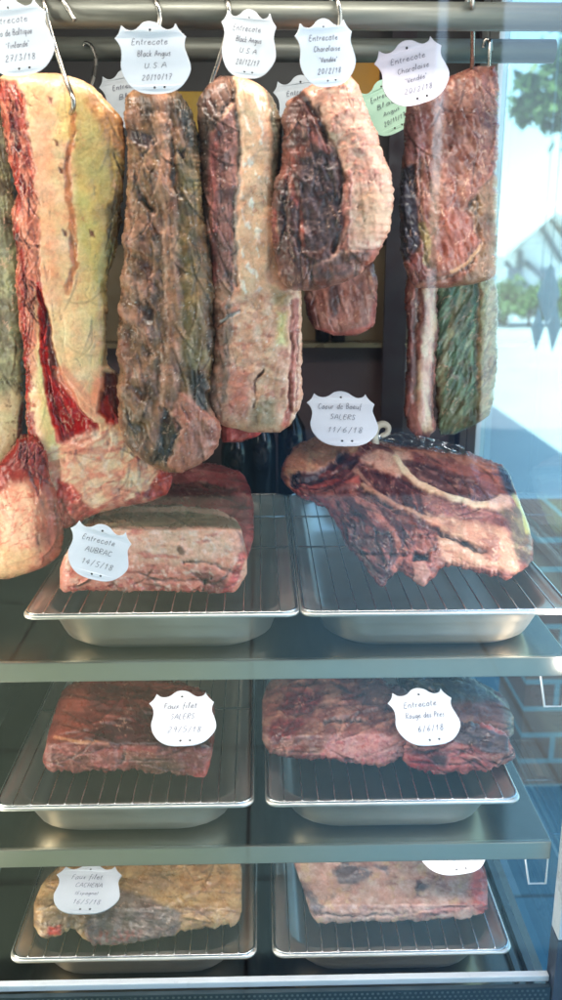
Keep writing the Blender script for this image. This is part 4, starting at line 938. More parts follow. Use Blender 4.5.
m.mix((206, 138, 118), m.line([(352, 492), (374, 510), (392, 532), (402, 556), (394, 570)], 1.8, 3, 1.2), .7)
lm = m.poly([(416, 520), (436, 528), (440, 556), (430, 576), (408, 572), (404, 552)], 3); m.mix((176, 112, 98), lm, .8); m.mix((96, 50, 50), lm * m.thr(6, .3, .2, k=13), .8); m.up(lm * m.n(6, 3, 14), 2.4)
m.mix((34, 32, 38), m.poly([(413, 553), (428, 554), (428, 560), (414, 560)], 1.5), .95); m.up(m.poly([(413, 553), (428, 554), (428, 560), (414, 560)], 2), -7)
kn = m.poly([(413, 562), (424, 560), (430, 574), (424, 586), (414, 580)], 1.5, .4); m.mix((206, 154, 138), kn, .95, .35); m.up(kn, 5)
m.up(m.n(7, 3, 15, 18, 3), 1.3); m.folds(ll, 26, 50, 34, 2.6, 4, .75, .4, 10); m.mottle(.15, .09, 8, 20)
m.col = m.col ** 1.12
m.build('meat_cut', 'big rib cut with pale bone edges and dark muscle, alone on the upper right tray', 'meat cut', G2, 1.06)

# --- middle shelf left
m = Meat([(43, 757, 763), (47, 742, 769), (54, 712, 771), (62, 693, 772), (72, 682, 774), (88, 676, 772), (120, 674, 770), (147, 675, 772), (175, 680, 774), (195, 686, 777), (203, 690, 781), (208, 694, 768), (213, 702, 750), (215, 708, 730)],
         [(674, 1.20), (700, 1.135), (744, 1.062), (782, 1.045)], tf=.014, tb=.1, n=3.6, m=6, seed=103, cols=True, zmin=ZR2, base=(118, 54, 48), jit=2.3)
m.mix((160, 88, 74), m.thr(11, .15, .3, k=1, ang=6, asp=3), .65); m.mix((80, 36, 36), m.poly([(84, 686), (150, 690), (180, 700), (140, 712), (90, 708)], 8) * m.thr(5, .35, .2, k=21, ang=8, asp=1.6), .8); m.mix((180, 96, 74), m.poly([(63, 690), (90, 682), (80, 735), (54, 740)], 6), .5)
dk = m.poly([(92, 734), (118, 718), (150, 706), (160, 730), (212, 728), (210, 748), (160, 746), (118, 746), (88, 744)], 3); m.mix((84, 38, 42), dk, .92); m.mix((150, 74, 70), dk * m.thr(5, .45, .15, k=3, ang=4, asp=2), .6)
m.mix((222, 160, 120), m.line([(56, 738), (80, 742), (110, 746)], .8, 1.2), .7)
ff = m.poly([(40, 748), (60, 744), (212, 748), (212, 784), (40, 778)], 2); m.mix((168, 98, 88), ff, .8); m.mix((206, 148, 134), ff * m.thr(6, .35, .2, k=4), .7); m.mix((128, 72, 62), ff * m.poly([(52, 752), (92, 754), (88, 766), (56, 766)], 4), .8); m.mix((140, 110, 86), ff * m.poly([(128, 756), (160, 756), (186, 764), (180, 776), (140, 772)], 5), .6)
m.crease([(118, 764), (126, 754)], 1, 2.5, -3); m.up(ff * m.n(7, 3, 5), 1.6); m.folds(m.prof * 0 + 1, 26, 3, 60, 2, 4, .6, .35, 7, .35); m.mix((216, 110, 100), m.line([(196, 776), (205, 776), (208, 764)], 2, 2), .6); m.mottle(.14, .1, 8)
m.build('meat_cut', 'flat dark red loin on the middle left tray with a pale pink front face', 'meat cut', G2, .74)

# --- middle shelf right: left ragged piece, rear dark slab, front ragged slab
m = Meat([(398, 676, 704), (420, 674, 722), (440, 674, 735), (460, 674, 742), (475, 680, 742), (490, 690, 742), (502, 700, 741), (510, 710, 738), (514, 720, 730)], [(674, 1.24), (700, 1.17), (722, 1.12), (745, 1.09)], tf=.015, tb=.12, n=3, m=5, seed=109, cols=True, zmin=ZR2, base=(104, 90, 78), jit=1.5)
m.mix((62, 56, 54), m.poly([(396, 670), (470, 672), (490, 692), (450, 700), (396, 694)], 5), .8); m.mix((132, 126, 98), m.thr(9, .25, .25, k=1, ang=12, asp=3), .5); sl_ = m.poly([(452, 704), (500, 700), (516, 718), (512, 738), (480, 730), (452, 728)], 3); m.mix((172, 118, 104), sl_, .9); m.mix((214, 170, 150), m.poly([(462, 722), (474, 716), (472, 730), (462, 734)], 2), .8)
m.mix((150, 136, 108), m.poly([(502, 704), (516, 712), (514, 736), (504, 730)], 3), .6); m.mottle(.16, .08, 8)
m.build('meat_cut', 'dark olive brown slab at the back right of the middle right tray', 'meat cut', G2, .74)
m = Meat([(262, 705, 738), (266, 686, 750), (274, 677, 756), (300, 674, 759), (340, 674, 760), (362, 675, 764), (380, 678, 767), (397, 686, 760), (410, 694, 752), (418, 704, 742)],
         [(674, 1.22), (700, 1.14), (735, 1.072), (768, 1.045)], tf=.018, tb=.12, n=3, m=5, seed=113, cols=True, zmin=ZR2, base=(140, 84, 70), jit=1.9, amp=1.3)
m.mix((206, 156, 132), m.thr(11, .1, .3, k=1, ang=-15, asp=2), .6); m.mix((140, 84, 74), m.thr(8, .35, .2, k=2, ang=-15, asp=2.5), .7)
for pg in ([(284, 694), (318, 690), (324, 700), (308, 712), (288, 716), (280, 706)], [(272, 722), (298, 716), (306, 722), (292, 738), (274, 748), (268, 736)]):
    k_ = m.poly(pg, 2.5); m.mix((110, 36, 38), k_, .92, .3); m.mix((176, 84, 76), k_ * m.thr(5, .35, .2, k=3), .7); m.up(k_, -4)
m.crease([(326, 722), (345, 719), (365, 722)], 1.8, 3, -6, (48, 42, 42)); m.crease([(276, 720), (300, 712), (330, 704), (360, 708)], .9, 3, -4, (100, 60, 50), .6); m.crease([(274, 752), (292, 744), (300, 742)], .9, 2.5, -4, (90, 50, 44)); m.crease([(300, 684), (330, 682), (350, 690)], 1.4, 3, -5, (60, 34, 34))
m.mix((84, 74, 80), m.poly([(362, 676), (412, 692), (416, 706), (380, 712), (356, 700)], 5), .6)
pk = m.poly([(330, 735), (372, 732), (412, 742), (396, 762), (360, 766), (320, 757)], 4); m.mix((222, 152, 140), pk, .75); m.mix((168, 60, 62), pk * m.thr(5, .35, .2, k=6), .6); m.mix((120, 36, 40), m.line([(276, 757), (320, 758), (350, 760)], 1.5, 2.5, 1.2), .75)
m.up(m.n(7, 3, 7, -15, 2), 2); m.folds(m.prof * 0 + 1, 30, -8, 60, 2.6, 5, .6, .4, 9, .4); m.mottle(.15, .1, 8, -10)
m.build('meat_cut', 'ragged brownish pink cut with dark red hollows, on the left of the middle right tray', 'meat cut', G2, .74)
m = Meat([(402, 738, 758), (407, 730, 766), (416, 726, 770), (428, 725, 774), (437, 725, 775), (452, 722, 773), (470, 722, 773), (490, 724, 769), (500, 728, 765), (507, 736, 761), (513, 748, 760), (516, 752, 757)],
         [(720, 1.09), (745, 1.055), (778, 1.04)], tf=.016, tb=.06, n=3, m=5, seed=127, cols=True, zmin=ZR2, base=(206, 116, 108), jit=2.2, amp=1.2)
gs = m.poly([(445, 728), (462, 720), (486, 726), (508, 738), (508, 756), (480, 750), (452, 742)], 2); m.mix((108, 96, 98), gs, .93, .5); m.up(gs, 3)
m.mix((232, 160, 146), m.thr(7, .2, .25, k=1, ang=8, asp=2.5) * (1 - gs), .7); m.mix((178, 34, 46), m.poly([(408, 756), (430, 758), (440, 770), (430, 778), (406, 770)], 3), .75, .3); m.mix((70, 34, 40), m.poly([(430, 756), (448, 754), (446, 768), (434, 766)], 2.5), .85)
m.crease([(408, 752), (440, 752), (470, 752), (496, 762)], 1.3, 3, -6, (110, 48, 52), .8); m.crease([(450, 765), (480, 760)], 1, 2, -3, (120, 60, 60), .7); m.mix((186, 140, 120), m.poly([(492, 754), (518, 750), (514, 764), (494, 768)], 3), .6); m.up(m.n(5, 3, 3, 6, 2.5), 2.2); m.folds(1 - gs, 24, 8, 34, 2.8, 3, .8, .45, 12, .5); m.mottle(.15, .1, 7, 8)
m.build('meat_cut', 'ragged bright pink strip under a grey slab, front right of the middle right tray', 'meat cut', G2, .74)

# --- bottom left
m = Meat([(34, 905, 922), (37, 893, 934), (44, 882, 940), (55, 870, 938), (64, 860, 934), (74, 855, 927), (83, 853, 936), (92, 853, 944), (114, 853, 945), (140, 853, 941), (169, 853, 937), (190, 853, 930), (206, 853, 927), (236, 855, 926), (240, 862, 918), (242, 872, 908)],
         [(852, 1.13), (880, 1.08), (908, 1.035), (946, 1.0)], tf=.012, tb=.1, n=3.4, m=6, seed=131, cols=True, zmin=ZR3, base=(168, 134, 96), jit=2.3)
m.mix((196, 164, 120), m.thr(12, .15, .3, k=1), .6); m.mix((166, 124, 76), m.thr(8, .3, .25, k=2), .6)
g_ = m.poly([(96, 905), (118, 888), (150, 898), (168, 906), (182, 912), (176, 936), (140, 944), (92, 946), (84, 925)], 3); m.mix((110, 94, 86), g_, .93); m.mix((164, 140, 126), g_ * m.thr(6, .25, .2, k=3, ang=8, asp=2), .7); m.mix((158, 92, 82), g_ * m.poly([(84, 930), (140, 930), (140, 946), (88, 948)], 5) * m.thr(6, .1, .2, k=4), .7)
m.mix((120, 98, 80), m.poly([(35, 900), (60, 895), (80, 910), (78, 930), (50, 925)], 6), .55); m.mix((196, 60, 52), m.poly([(48, 926), (62, 926), (60, 934), (48, 936)], 2), .9, .3); m.mix((110, 90, 74), m.poly([(120, 880), (170, 868), (180, 888), (140, 898)], 6), .5)
m.crease([(172, 906), (190, 898), (206, 886), (226, 878)], 1, 3, -3, (130, 96, 60), .6); m.up(m.n(9, 3, 5), 1.6); m.specks((220, 205, 190), 3, .8, 74, .5, .25, .3); m.mottle(.13, .08, 9)
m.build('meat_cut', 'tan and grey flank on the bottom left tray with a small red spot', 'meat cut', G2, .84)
# --- bottom right
m = Meat([(294, 852, 862), (299, 850, 878), (306, 850, 900), (312, 850, 918), (318, 850, 923), (345, 850, 922), (380, 850, 921), (421, 850, 921), (460, 851, 918), (476, 860, 916), (485, 876, 914), (488, 890, 908)],
         [(850, 1.13), (880, 1.09), (905, 1.035), (924, 1.022)], tf=.014, tb=.1, n=3.4, m=6, seed=137, cols=True, zmin=ZR3, base=(190, 156, 140), jit=2.0)
m.mix((218, 192, 176), m.thr(11, .15, .3, k=1), .6); m.mix((168, 126, 112), m.thr(8, .3, .22, k=2, ang=10, asp=2), .65); m.mix((206, 176, 134), m.thr(13, .4, .2, k=7), .5)
for pg in ([(332, 872), (342, 862), (366, 866), (372, 876), (356, 884), (340, 882)], [(300, 880), (312, 892), (324, 908), (316, 912), (304, 896)], [(372, 868), (388, 866), (386, 876)], [(418, 880), (426, 886), (416, 896)]):
    m.mix((110, 108, 112), m.poly(pg, 2.5, 1.2), .85)
m.mix((196, 80, 68), m.poly([(476, 862), (492, 870), (490, 916), (476, 914), (470, 890)], 4), .8, .35); m.crease([(316, 914), (350, 916), (400, 914), (440, 908), (480, 906)], .9, 2, -3, (120, 108, 104), .7); m.crease([(322, 906), (330, 898), (352, 884)], .8, 3, -3, (130, 112, 104), .5)
m.mix((172, 108, 100), m.line([(420, 916), (470, 904), (486, 896)], 2, 4), .6); m.up(m.n(7, 3, 8), 1.5); m.mottle(.13, .09, 8)
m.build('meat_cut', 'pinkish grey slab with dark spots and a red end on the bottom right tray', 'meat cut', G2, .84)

# ------------------------------------------------------------------ handwriting: one-stroke letters (x 0..1 of the letter width, y in x-heights)
GL = {
 'a': (1, [[(.9, .9), (.5, 1), (.1, .6), (.15, .1), (.5, 0), (.85, .4), (.9, .95), (.9, .2), (1.1, .05)]]),
 'b': (1, [[(.1, 1.9), (.1, .1), (.5, 0), (.9, .4), (.7, .9), (.2, .75)]]),
 'c': (.9, [[(.9, .85), (.5, 1), (.1, .6), (.2, .1), (.6, 0), (1, .2)]]),
 'd': (1, [[(.8, .8), (.4, 1), (.1, .5), (.3, 0), (.7, .15), (.95, 1.9), (.85, .3), (1.05, 0)]]),
 'e': (.9, [[(.1, .5), (.7, .6), (.75, .9), (.45, 1), (.1, .6), (.2, .1), (.6, 0), (1, .25)]]),
 'é': (.9, [[(.1, .5), (.7, .6), (.75, .9), (.45, 1), (.1, .6), (.2, .1), (.6, 0), (1, .25)], [(.45, 1.3), (.8, 1.6)]]),
 'f': (.7, [[(.9, 1.8), (.6, 1.9), (.4, 1.4), (.35, -.6)], [(.05, .9), (.8, 1)]]),
 'g': (1, [[(.9, .9), (.5, 1), (.1, .6), (.2, .1), (.6, .1), (.9, .9), (.85, -.5), (.5, -.8), (.2, -.6)]]),
 'h': (1, [[(.1, 1.9), (.1, 0)], [(.1, .6), (.5, 1), (.8, .8), (.85, 0)]]),
 'i': (.4, [[(.3, .95), (.25, .15), (.5, 0)], [(.35, 1.35), (.4, 1.45)]]),
 'k': (.9, [[(.1, 1.9), (.1, 0)], [(.8, 1), (.15, .45), (.85, 0)]]),
 'l': (.5, [[(.1, .2), (.5, 1.7), (.3, 1.9), (.2, .3), (.5, 0)]]),
 'n': (1, [[(.1, 1), (.12, 0)], [(.12, .6), (.5, 1), (.8, .8), (.85, .1), (1.05, 0)]]),
 'o': (.95, [[(.5, 1), (.1, .6), (.2, .1), (.6, 0), (.9, .5), (.6, 1), (.5, 1), (1, .9)]]),
 'p': (.9, [[(.1, 1), (.1, -.8)], [(.1, .8), (.6, 1), (.85, .5), (.5, 0), (.1, .2)]]),
 'q': (.9, [[(.8, .9), (.4, 1), (.1, .5), (.4, 0), (.8, .4)], [(.85, 1), (.8, -.8)]]),
 'r': (.7, [[(.1, 1), (.12, 0)], [(.12, .6), (.4, .95), (.8, .9)]]),
 's': (.8, [[(.8, .9), (.4, 1), (.2, .75), (.7, .35), (.5, 0), (.1, .1)]]),
 't': (.7, [[(.4, 1.6), (.35, .2), (.7, 0)], [(.05, 1.05), (.8, 1.1)]]),
 'u': (1, [[(.1, 1), (.12, .3), (.4, 0), (.8, .4), (.85, 1), (.85, .2), (1.05, 0)]]),
 'x': (.85, [[(.1, 1), (.8, 0)], [(.8, 1), (.1, 0)]]),
 'A': (1.1, [[(0, 0), (.5, 1.8), (1, 0)], [(.2, .7), (.85, .7)]]),
 'B': (1, [[(.1, 0), (.1, 1.8), (.7, 1.7), (.7, 1.1), (.15, .95), (.85, .7), (.8, .1), (.1, 0)]]),
 'C': (1, [[(.9, 1.6), (.5, 1.8), (.1, 1.2), (.15, .3), (.5, 0), (.95, .3)]]),
 'E': (.95, [[(.85, 1.7), (.2, 1.75), (.1, 0), (.85, .05)], [(.15, .95), (.7, 1)]]),
 'F': (.9, [[(.9, 1.75), (.2, 1.75), (.12, 0)], [(.15, .95), (.7, 1)]]),
 'H': (1, [[(.1, 1.8), (.1, 0)], [(.85, 1.8), (.85, 0)], [(.1, .9), (.85, .95)]]),
 'L': (.85, [[(.12, 1.8), (.1, .05), (.85, 0)]]),
 'N': (1, [[(.1, 0), (.12, 1.8), (.85, 0), (.88, 1.8)]]),
 'P': (.95, [[(.1, 0), (.12, 1.8), (.8, 1.7), (.8, 1.1), (.15, .85)]]),
 'R': (1, [[(.1, 0), (.12, 1.8), (.8, 1.7), (.75, 1.1), (.15, .9), (.9, 0)]]),
 'S': (.9, [[(.85, 1.6), (.4, 1.8), (.15, 1.3), (.8, .6), (.5, 0), (.05, .2)]]),
 'U': (1, [[(.1, 1.8), (.12, .4), (.45, 0), (.85, .4), (.88, 1.8)]]),
 'V': (1, [[(0, 1.8), (.45, 0), (.95, 1.8)]]),
 'K': (1, [[(.1, 1.8), (.1, 0)], [(.9, 1.8), (.15, .8), (.9, 0)]]),
 '0': (.85, [[(.45, 1.7), (.1, 1), (.3, 0), (.75, .5), (.7, 1.4), (.45, 1.7)]]),
 '1': (.6, [[(.05, 1.1), (.45, 1.7), (.4, 0)]]),
 '2': (.85, [[(.1, 1.3), (.45, 1.7), (.75, 1.3), (.1, 0), (.85, .05)]]),
 '3': (.85, [[(.1, 1.6), (.6, 1.7), (.4, .95), (.8, .5), (.4, 0), (.05, .2)]]),
 '4': (.85, [[(.5, 1.7), (.05, .6), (.85, .6)], [(.6, 1.1), (.55, 0)]]),
 '5': (.85, [[(.8, 1.7), (.25, 1.7), (.2, 1), (.7, .9), (.7, .2), (.1, 0)]]),
 '6': (.85, [[(.7, 1.7), (.2, 1), (.15, .2), (.5, 0), (.8, .4), (.5, .85), (.15, .5)]]),
 '7': (.8, [[(.05, 1.65), (.8, 1.7), (.3, 0)], [(.2, .9), (.7, .95)]]),
 '8': (.85, [[(.45, .9), (.15, 1.4), (.5, 1.7), (.75, 1.35), (.15, .5), (.4, 0), (.8, .4), (.45, .9)]]),
 '9': (.85, [[(.75, 1.3), (.4, 1.7), (.1, 1.2), (.5, .9), (.75, 1.4), (.6, 0)]]),
 '/': (.7, [[(.1, -.15), (.65, 1.8)]]), '.': (.4, [[(.15, 0), (.22, .1)]]), '"': (.5, [[(.1, 1.8), (.12, 1.4)], [(.35, 1.8), (.36, 1.4)]]),
 '(': (.5, [[(.45, 1.8), (.1, .9), (.45, -.1)]]), ')': (.5, [[(.05, 1.8), (.4, .9), (.05, -.1)]]), '-': (.6, [[(.1, .7), (.5, .72)]]), ' ': (.6, []),
}
def write(lines, w, rg, pen=.0006):
    """ribbons of ink in the plane of a tag of width w"""
    mb = MB()
    for (txt, cx, yb, wid, xh) in lines:
        tot = sum(GL[c][0] + .28 for c in txt); sx = wid / tot; x = cx - wid / 2; slope = rg.uniform(-.01, .04)
        for c in txt:
            adv, st = GL[c]
            for s_ in st:
                q = catmull([(x + (px * adv + .16 * py) * sx, yb + py * xh * .86 + slope * (x - cx) + rg.uniform(-.08, .08) * xh) for px, py in s_], 4)
                q = [np.array(p) * w for p in q]
                L, R = [], []
                for i, p in enumerate(q):
                    d = q[min(i + 1, len(q) - 1)] - q[max(i - 1, 0)]; d = d / (np.linalg.norm(d) + 1e-9); nn = np.array([-d[1], d[0]]) * pen / 2
                    L.append((*(p + nn), .0)); R.append((*(p - nn), .0))
                mb.quad_grid([L, R])
            x += (adv + .28) * sx
    return mb

SH = [[(35, 152), (57, 183), (69, 222), (67, 265), (60, 312), (73, 368), (110, 425), (160, 460), (210, 473), (257, 475), (300, 473), (356, 465), (410, 438), (450, 395), (474, 350), (477, 310), (462, 258), (447, 212), (448, 180), (458, 148)],
      [(458, 148), (430, 122), (412, 98), (402, 76)], [(402, 76), (386, 100), (352, 110), (322, 97), (288, 72), (245, 62), (205, 72), (172, 100), (140, 112), (106, 106), (78, 83)], [(78, 83), (66, 116), (52, 136), (35, 152)]]
def shield(w):
    out = []
    for seg in SH: out += [tuple(p) for p in catmull(seg, 5)[:-1]]
    return [((x - 252) / 443 * w, (270 - y) / 443 * w) for x, y in out]
HOLES = [(247, 108), (255, 438), (316, 436)]
def price_tag(name, cx, cy, w_px, lean, roll, Yd, lines, label, m=None, rest=True, yaw=0, gap=.0012, asp=1.0, clear=True):
    c0 = at(cx, cy, Yd); zd = float((c0 - CAM) @ fwd); w = w_px * zd / FOC * 443 / 423
    e = math.radians(lean); r = math.radians(roll); ya = math.radians(yaw)
    R0 = np.array([math.cos(ya), math.sin(ya), 0]); N = np.array([math.sin(ya) * math.cos(e), -math.cos(ya) * math.cos(e), math.sin(e)]); U = np.cross(N, R0)
    A = math.cos(r) * R0 + math.sin(r) * U; B = -math.sin(r) * R0 + math.cos(r) * U
    out = shield(w)
    if asp != 1: out = [(a, b * asp) for a, b in out]
    if rest:
        dn = (c0 - CAM) / np.linalg.norm(c0 - CAM); need = 0
        for k in (1, .85, .7, .5, .3, 0):
            for a, b in out[::3]:
                P = c0 + A * a * k + B * b * k; qx, qy = proj(P); D = DEPTH.get((int(qx // 2), int(qy // 2)))
                if D is not None: need = max(need, np.linalg.norm(P - CAM) - D)
        c0 = c0 - dn * (need + gap)
    cu = bpy.data.curves.new(name, 'CURVE'); cu.dimensions = '2D'; cu.fill_mode = 'BOTH'; cu.extrude = .0006; cu.bevel_depth = .00025; cu.bevel_resolution = 1
    def spl(pts):
        s_ = cu.splines.new('POLY'); s_.points.add(len(pts) - 1); s_.use_cyclic_u = True
        for p, q in zip(s_.points, pts): p.co = (q[0], q[1], 0, 1)
    spl(out)
    for hx, hy in HOLES:
        x = (hx - 252) / 443 * w; y = (270 - hy) / 443 * w * asp; rr = .021 * w
        spl([(x + rr * math.cos(2 * PI * k / 14), y + rr * math.sin(2 * PI * k / 14)) for k in range(14)])
    tmp = bpy.data.objects.new('tmp', cu); C.objects.link(tmp)
    dg = bpy.context.evaluated_depsgraph_get(); me = bpy.data.meshes.new_from_object(tmp.evaluated_get(dg)); me.name = name
    bpy.data.objects.remove(tmp); bpy.data.curves.remove(cu)
    # a slight bow of the plastic
    for v in me.vertices: v.co.z += -.35 * (v.co.x ** 2) / w * .25
    o = link(name, me, None); me.materials.clear(); me.materials.append(m or M_TAG)
    Mx = Matrix([[*map(float, (A[i], B[i], N[i])), float(c0[i])] for i in range(3)] + [[0, 0, 0, 1]]); o.matrix_world = Mx
    tag(o, label, 'price tag', 'shield shaped price tags')
    mb = write(lines, w, random.Random(int(cx * 7 + cy)))
    mb.v = [(x, y * asp, .00105 - .35 * x * x / w * .25) for x, y, z in mb.v]
    ink = mb.build('handwriting', M_INK, o)
    for hx, hy in HOLES:
        x = (hx - 252) / 443 * w; y = (270 - hy) / 443 * w * asp
        MB().tube([(x, y, -.0012), (x, y, -.0006 + .0004)], .0206 * w, 14).build('hole_plug', M_WALL, o)
    return o
def L4(a, b, c, d): return [(a, -.02, .18, .5, .05), (b, .03, .03, .46, .046), (c, .04, -.12, .32, .042), (d, .05, -.28, .42, .05)]
def L3(a, b, c, wa=.5, wb=.36, wc=.5): return [(a, -.02, .16, wa, .06), (b, .02, -.02, wb, .055), (c, .06, -.24, wc, .062)]
price_tag('price_tag', 14, 38, 72, 2, 6, 1.02, L4('Entrecote', 'ro de Baltique', '"Finlande"', '27/3/18'), 'white shield tag cut off by the top left corner, reading Finlande', rest=False)
price_tag('price_tag', 152.5, 58.5, 70, -6, 1, 1.045, L4('Entrecote', 'Black Angus', 'U.S.A', '20/10/17'), 'white shield tag above the grey brown twisted joint, reading Black Angus', rest=True, asp=.95)
price_tag('price_tag', 247, 44.5, 57, -4, -9, 1.045, L4('Entrecote', 'Black Angus', 'U.S.A', '20/12/17'), 'white shield tag tilted clockwise above the joint with the cream stripe', yaw=-18, asp=1.1)
price_tag('price_tag', 325.5, 53.5, 58, -4, 6, 1.03, L4('Entrecote', 'Charolaise', '"Vendée"', '20/2/18'), 'white shield tag above the rounded dark and pink joint, reading Charolaise', yaw=12, asp=1.08)
price_tag('price_tag', 412, 73, 68, -2, 14, 1.12, L4('Entrecote', 'Charolaise', '"Vendée"', '20/2/18'), 'lilac shield tag tilted upwards to the right in front of the right hand slab', M_TAGL, asp=.9)
price_tag('price_tag', 388, 107, 54, 0, 20, 1.30, L4('Entrecote', 'Black', 'Angus', '20/11/17'), 'pale green shield tag half hidden behind the lilac one', M_TAGG, rest=False, yaw=-25)
price_tag('price_tag', 131, 99, 56, 0, 10, 1.26, L4('Entrecote', 'Black', 'Angus', '20/11/17'), 'grey shield tag almost hidden behind the Black Angus tag and the twisted joint', M_TAGB, rest=False)
price_tag('price_tag', 304, 105, 56, 0, 8, 1.26, L4('Entrecote', 'Black', 'Angus', '20/11/17'), 'grey shield tag of which only one horn shows left of the rounded joint', M_TAGB, rest=False)
price_tag('price_tag', 341.5, 418.5, 68, 46, -3, 1.24, L3('Coeur de Boeuf', 'SALERS', '11/6/18', .62), 'white shield tag on the big rib cut, reading Coeur de Boeuf')
price_tag('price_tag', 97.5, 552, 62, 14, -16, 1.02, L3('Entrecote', 'AUBRAC', '14/5/18', .52, .42), 'tilted grey white shield tag on the pale fatty cut, reading Aubrac', asp=.92)
price_tag('price_tag', 181.5, 718, 65, 62, 0, 1.06, L3('Faux filet', 'SALERS', '29/5/18'), 'white shield tag on the flat red loin, reading Faux filet Salers')
price_tag('price_tag', 424, 716.5, 65, 58, 4, 1.06, L3('Entrecote', 'Rouge des Pres', '6/6/18', .5, .58, .4), 'white shield tag on the stacked ragged cuts of the middle shelf')
price_tag('price_tag', 86, 888.5, 66, 84, -3, 1.03, [('Faux filet', -.02, .17, .46, .055), ('CACHENA', .04, .02, .40, .05), ('(Espagne)', .04, -.12, .34, .035), ('16/5/18', .08, -.29, .4, .055)], 'shield tag greyed for dim light on the tan and grey flank, reading Cachena', M_TAGB)  # grey plastic carries the bottom shelf's dim, veiled light
price_tag('price_tag', 448, 848, 66, 78, 6, 1.06, L3('Faux filet', 'SALERS', '5/6/18'), 'white shield tag at the bottom right, only its lower edge showing under the shelf')

# ------------------------------------------------------------------ hooks
M_HOOK = mat('hook_steel', (170, 162, 152), .28, 1.0, var=.08, scale=60)
def hook(pts, label, r=.0026):
    q = [at(px, py, Y) for px, py, Y in pts]
    mid = q[len(q) // 2]
    o = MB().tube(catmull(q, 8), r, 10).build('meat_hook', M_HOOK, smooth=True, loc=mid)
    return tag(o, label, 'meat hook', 'steel hooks on the hanging rails')
F, Bk = RY1, RY2
def over(px, Y, dy, lead):   # the crook over a rail, then what follows
    z = 18 if Y < 1.2 else 15
    return [(px - 3, dy + z, Y + .016), (px - 3, dy, Y + .018), (px, dy - z - 1, Y), (px + 1, dy - 2, Y - .019), (px + 1, dy + z, Y - .019)] + lead
hook([(43, 24, F + .014), (40, 6, F + .020), (42, -7, F), (45, 6, F - .019), (49, 24, F - .018), (58, 55, F - .02), (67, 82, F - .03), (73, 98, F - .046), (73.5, 108, F - .044), (71, 113, F - .03)],
     'longest hook, running down into the vein of the yellow fat joint', .0028)
hook([(58, 16, F + .016), (55, -2, F + .012), (57, -6, F - .004), (64, 2, F - .019), (70, 12, F - .021), (75, 20, F - .024)], 'short hook curled over the front rail just right of the corner tag')
hook([(84, 46, Bk - .018), (86, 43, Bk - .02), (92, 47, Bk - .024), (96, 60, Bk - .03), (94, 75, Bk - .04), (90, 88, Bk - .05)], 'small hook on the rear rail right of the yellow fat joint top', .0026)
hook([(148, 14, F + .014), (148, -4, F + .012), (151, -7, F), (157, 4, F - .019), (160, 18, F - .02), (158, 36, F - .022), (154, 92, F - .02), (152, 104, F - .012)], 'hook behind the tag of the twisted grey brown joint')
hook([(221, 16, F + .014), (222, -4, F + .012), (225, -7, F), (228, 4, F - .019), (229, 20, F - .02), (224, 44, F - .018), (213, 78, F - .012), (209, 92, F - .012)], 'hook slanting left behind the clockwise tilted tag')
hook([(331, 16, F + .014), (331, -4, F + .012), (334, -8, F), (338, 2, F - .019), (340, 18, F - .02), (338, 40, F - .02), (333, 84, F - .02), (330, 95, F - .012)], 'hook behind the tag of the rounded dark and pink joint')
hook([(466, 12, F + .014), (467, -2, F + .012), (469, -6, F), (472, 2, F - .019), (472.5, 30, F + .02), (472, 64, F + .09), (471, 78, F + .11)], 'straight long hook holding the right hand slab')
hook([(483, 48, Bk - .018), (485, 40, Bk - .02), (489, 41, Bk - .02), (491, 50, Bk - .022), (489, 64, Bk - .03), (485, 300, Bk)], 'small hook on the rear rail above the right hand slab corner', .0024)
hook([(133, 42, Bk - .018), (134, 34, Bk - .02), (137, 33, Bk - .02), (138, 46, Bk - .022), (136, 80, Bk - .02)], 'small hook on the rear rail left of the Black Angus tag', .0022)

# ------------------------------------------------------------------ clear wrap and tie on the big rib cut
def film_mat():
    m = glass_mat('clear_film', (.93, .96, .95), .16, .12); return m
def drape(pts_top, pts_bot, name, m, amp, label, cat):
    n = 30; k = 12; rows = []
    for i in range(n + 1):
        t = i / n; rr = []
        for j in range(k + 1):
            s_ = j / k
            a = np.array([np.interp(t, np.linspace(0, 1, len(pts_top)), [p[q] for p in pts_top]) for q in range(2)])
            b = np.array([np.interp(t, np.linspace(0, 1, len(pts_bot)), [p[q] for p in pts_bot]) for q in range(2)])
            p = a + (b - a) * s_
            D = DEPTH.get((int(p[0] // 2), int(p[1] // 2)), 1.36); d = ray(p[0], p[1]); d = d / np.linalg.norm(d)
            rr.append(CAM + d * (D - .004 - amp * (1 + float(fbm(np.array(p[0]), np.array(p[1] * 2), 9, 3, 5)))))
        rows.append(rr)
    o = MB().quad_grid(rows).build(name, m, smooth=True, loc=np.mean(np.array(rows).reshape(-1, 3), 0))
    sd = o.modifiers.new('thickness', 'SOLIDIFY'); sd.thickness = .0004
    return tag(o, label, cat)
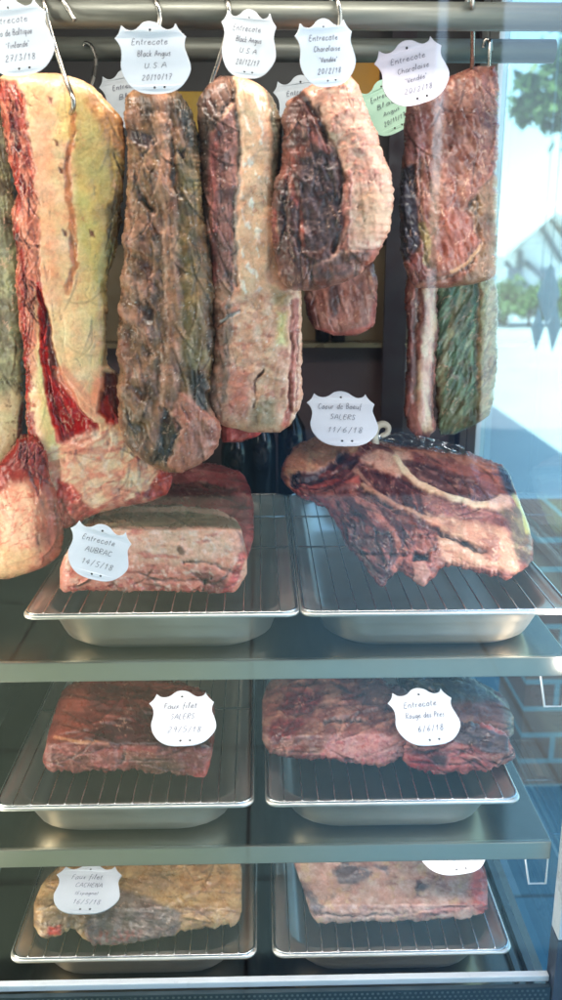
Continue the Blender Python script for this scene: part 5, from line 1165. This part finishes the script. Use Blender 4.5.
drape([(372, 435), (400, 432), (430, 438), (462, 446)], [(384, 446), (410, 447), (440, 452), (470, 456)], 'plastic_film', film_mat(), .004, 'crumpled clear plastic film on top of the big rib cut', 'plastic film')
q = [at(x, y, 1.285) for x, y in ((376, 446), (374, 436), (377, 427), (383, 424), (388, 427), (387, 433), (381, 436))]
ty = MB().tube(catmull(q, 6), [.006] * 6 + list(np.linspace(.006, .0035, 31)), 10).build('plastic_tie', mat('cream_plastic', (206, 196, 176), .5), smooth=True, loc=q[0])
tag(ty, 'curled cream plastic tie with a green tip beside the tag on the big rib cut', 'plastic tie')
q2 = [at(x, y, 1.28) for x, y in ((384, 430), (389, 427), (394, 430))]
g_ = MB().tube(q2, .0035, 8).build('tip', mat('green_plastic_tip', (60, 176, 80), .5), smooth=True, loc=q[0]); g_.parent = ty

# ------------------------------------------------------------------ dark diamond pendants outside
M_PEN = mat('pendant_card', (140, 166, 168), .7)
for i, (px, y0, y1, ww, Y) in enumerate(((551, 262, 326, 24, 2.9), (539, 305, 352, 13, 3.4), (556, 300, 353, 14, 3.6))):
    t_ = at(px, y0, Y); b_ = at(px, y1, Y); zd = float((t_ - CAM) @ fwd); hw = ww * zd / FOC / 2; mz = (t_[2] + b_[2]) / 2; x = float(t_[0])
    e = empty('diamond_pendant', (x, Y, float(t_[2])), ('large dark diamond pendant hanging outside at the right photo edge', 'small dark diamond pendant left of the large one', 'small dark diamond pendant behind the large one')[i],
              'pendant', 'diamond pendants outside the glass')
    mb = MB(); s_ = [(x, Y, t_[2]), (x + hw, Y, mz), (x, Y, b_[2]), (x - hw, Y, mz)]
    mb.v = s_ + [(x, Y - .012, mz), (x, Y + .012, mz)]
    mb.f = [(0, 1, 4), (1, 2, 4), (2, 3, 4), (3, 0, 4), (1, 0, 5), (2, 1, 5), (3, 2, 5), (0, 3, 5)]
    mb.build('diamond', M_PEN, e, loc=(x, Y, float(t_[2])))
    MB().tube([(x, Y, t_[2]), (x, Y, 2.72)], .0015, 5).build('cord', M_PEN, e, loc=(x, Y, float(t_[2])))
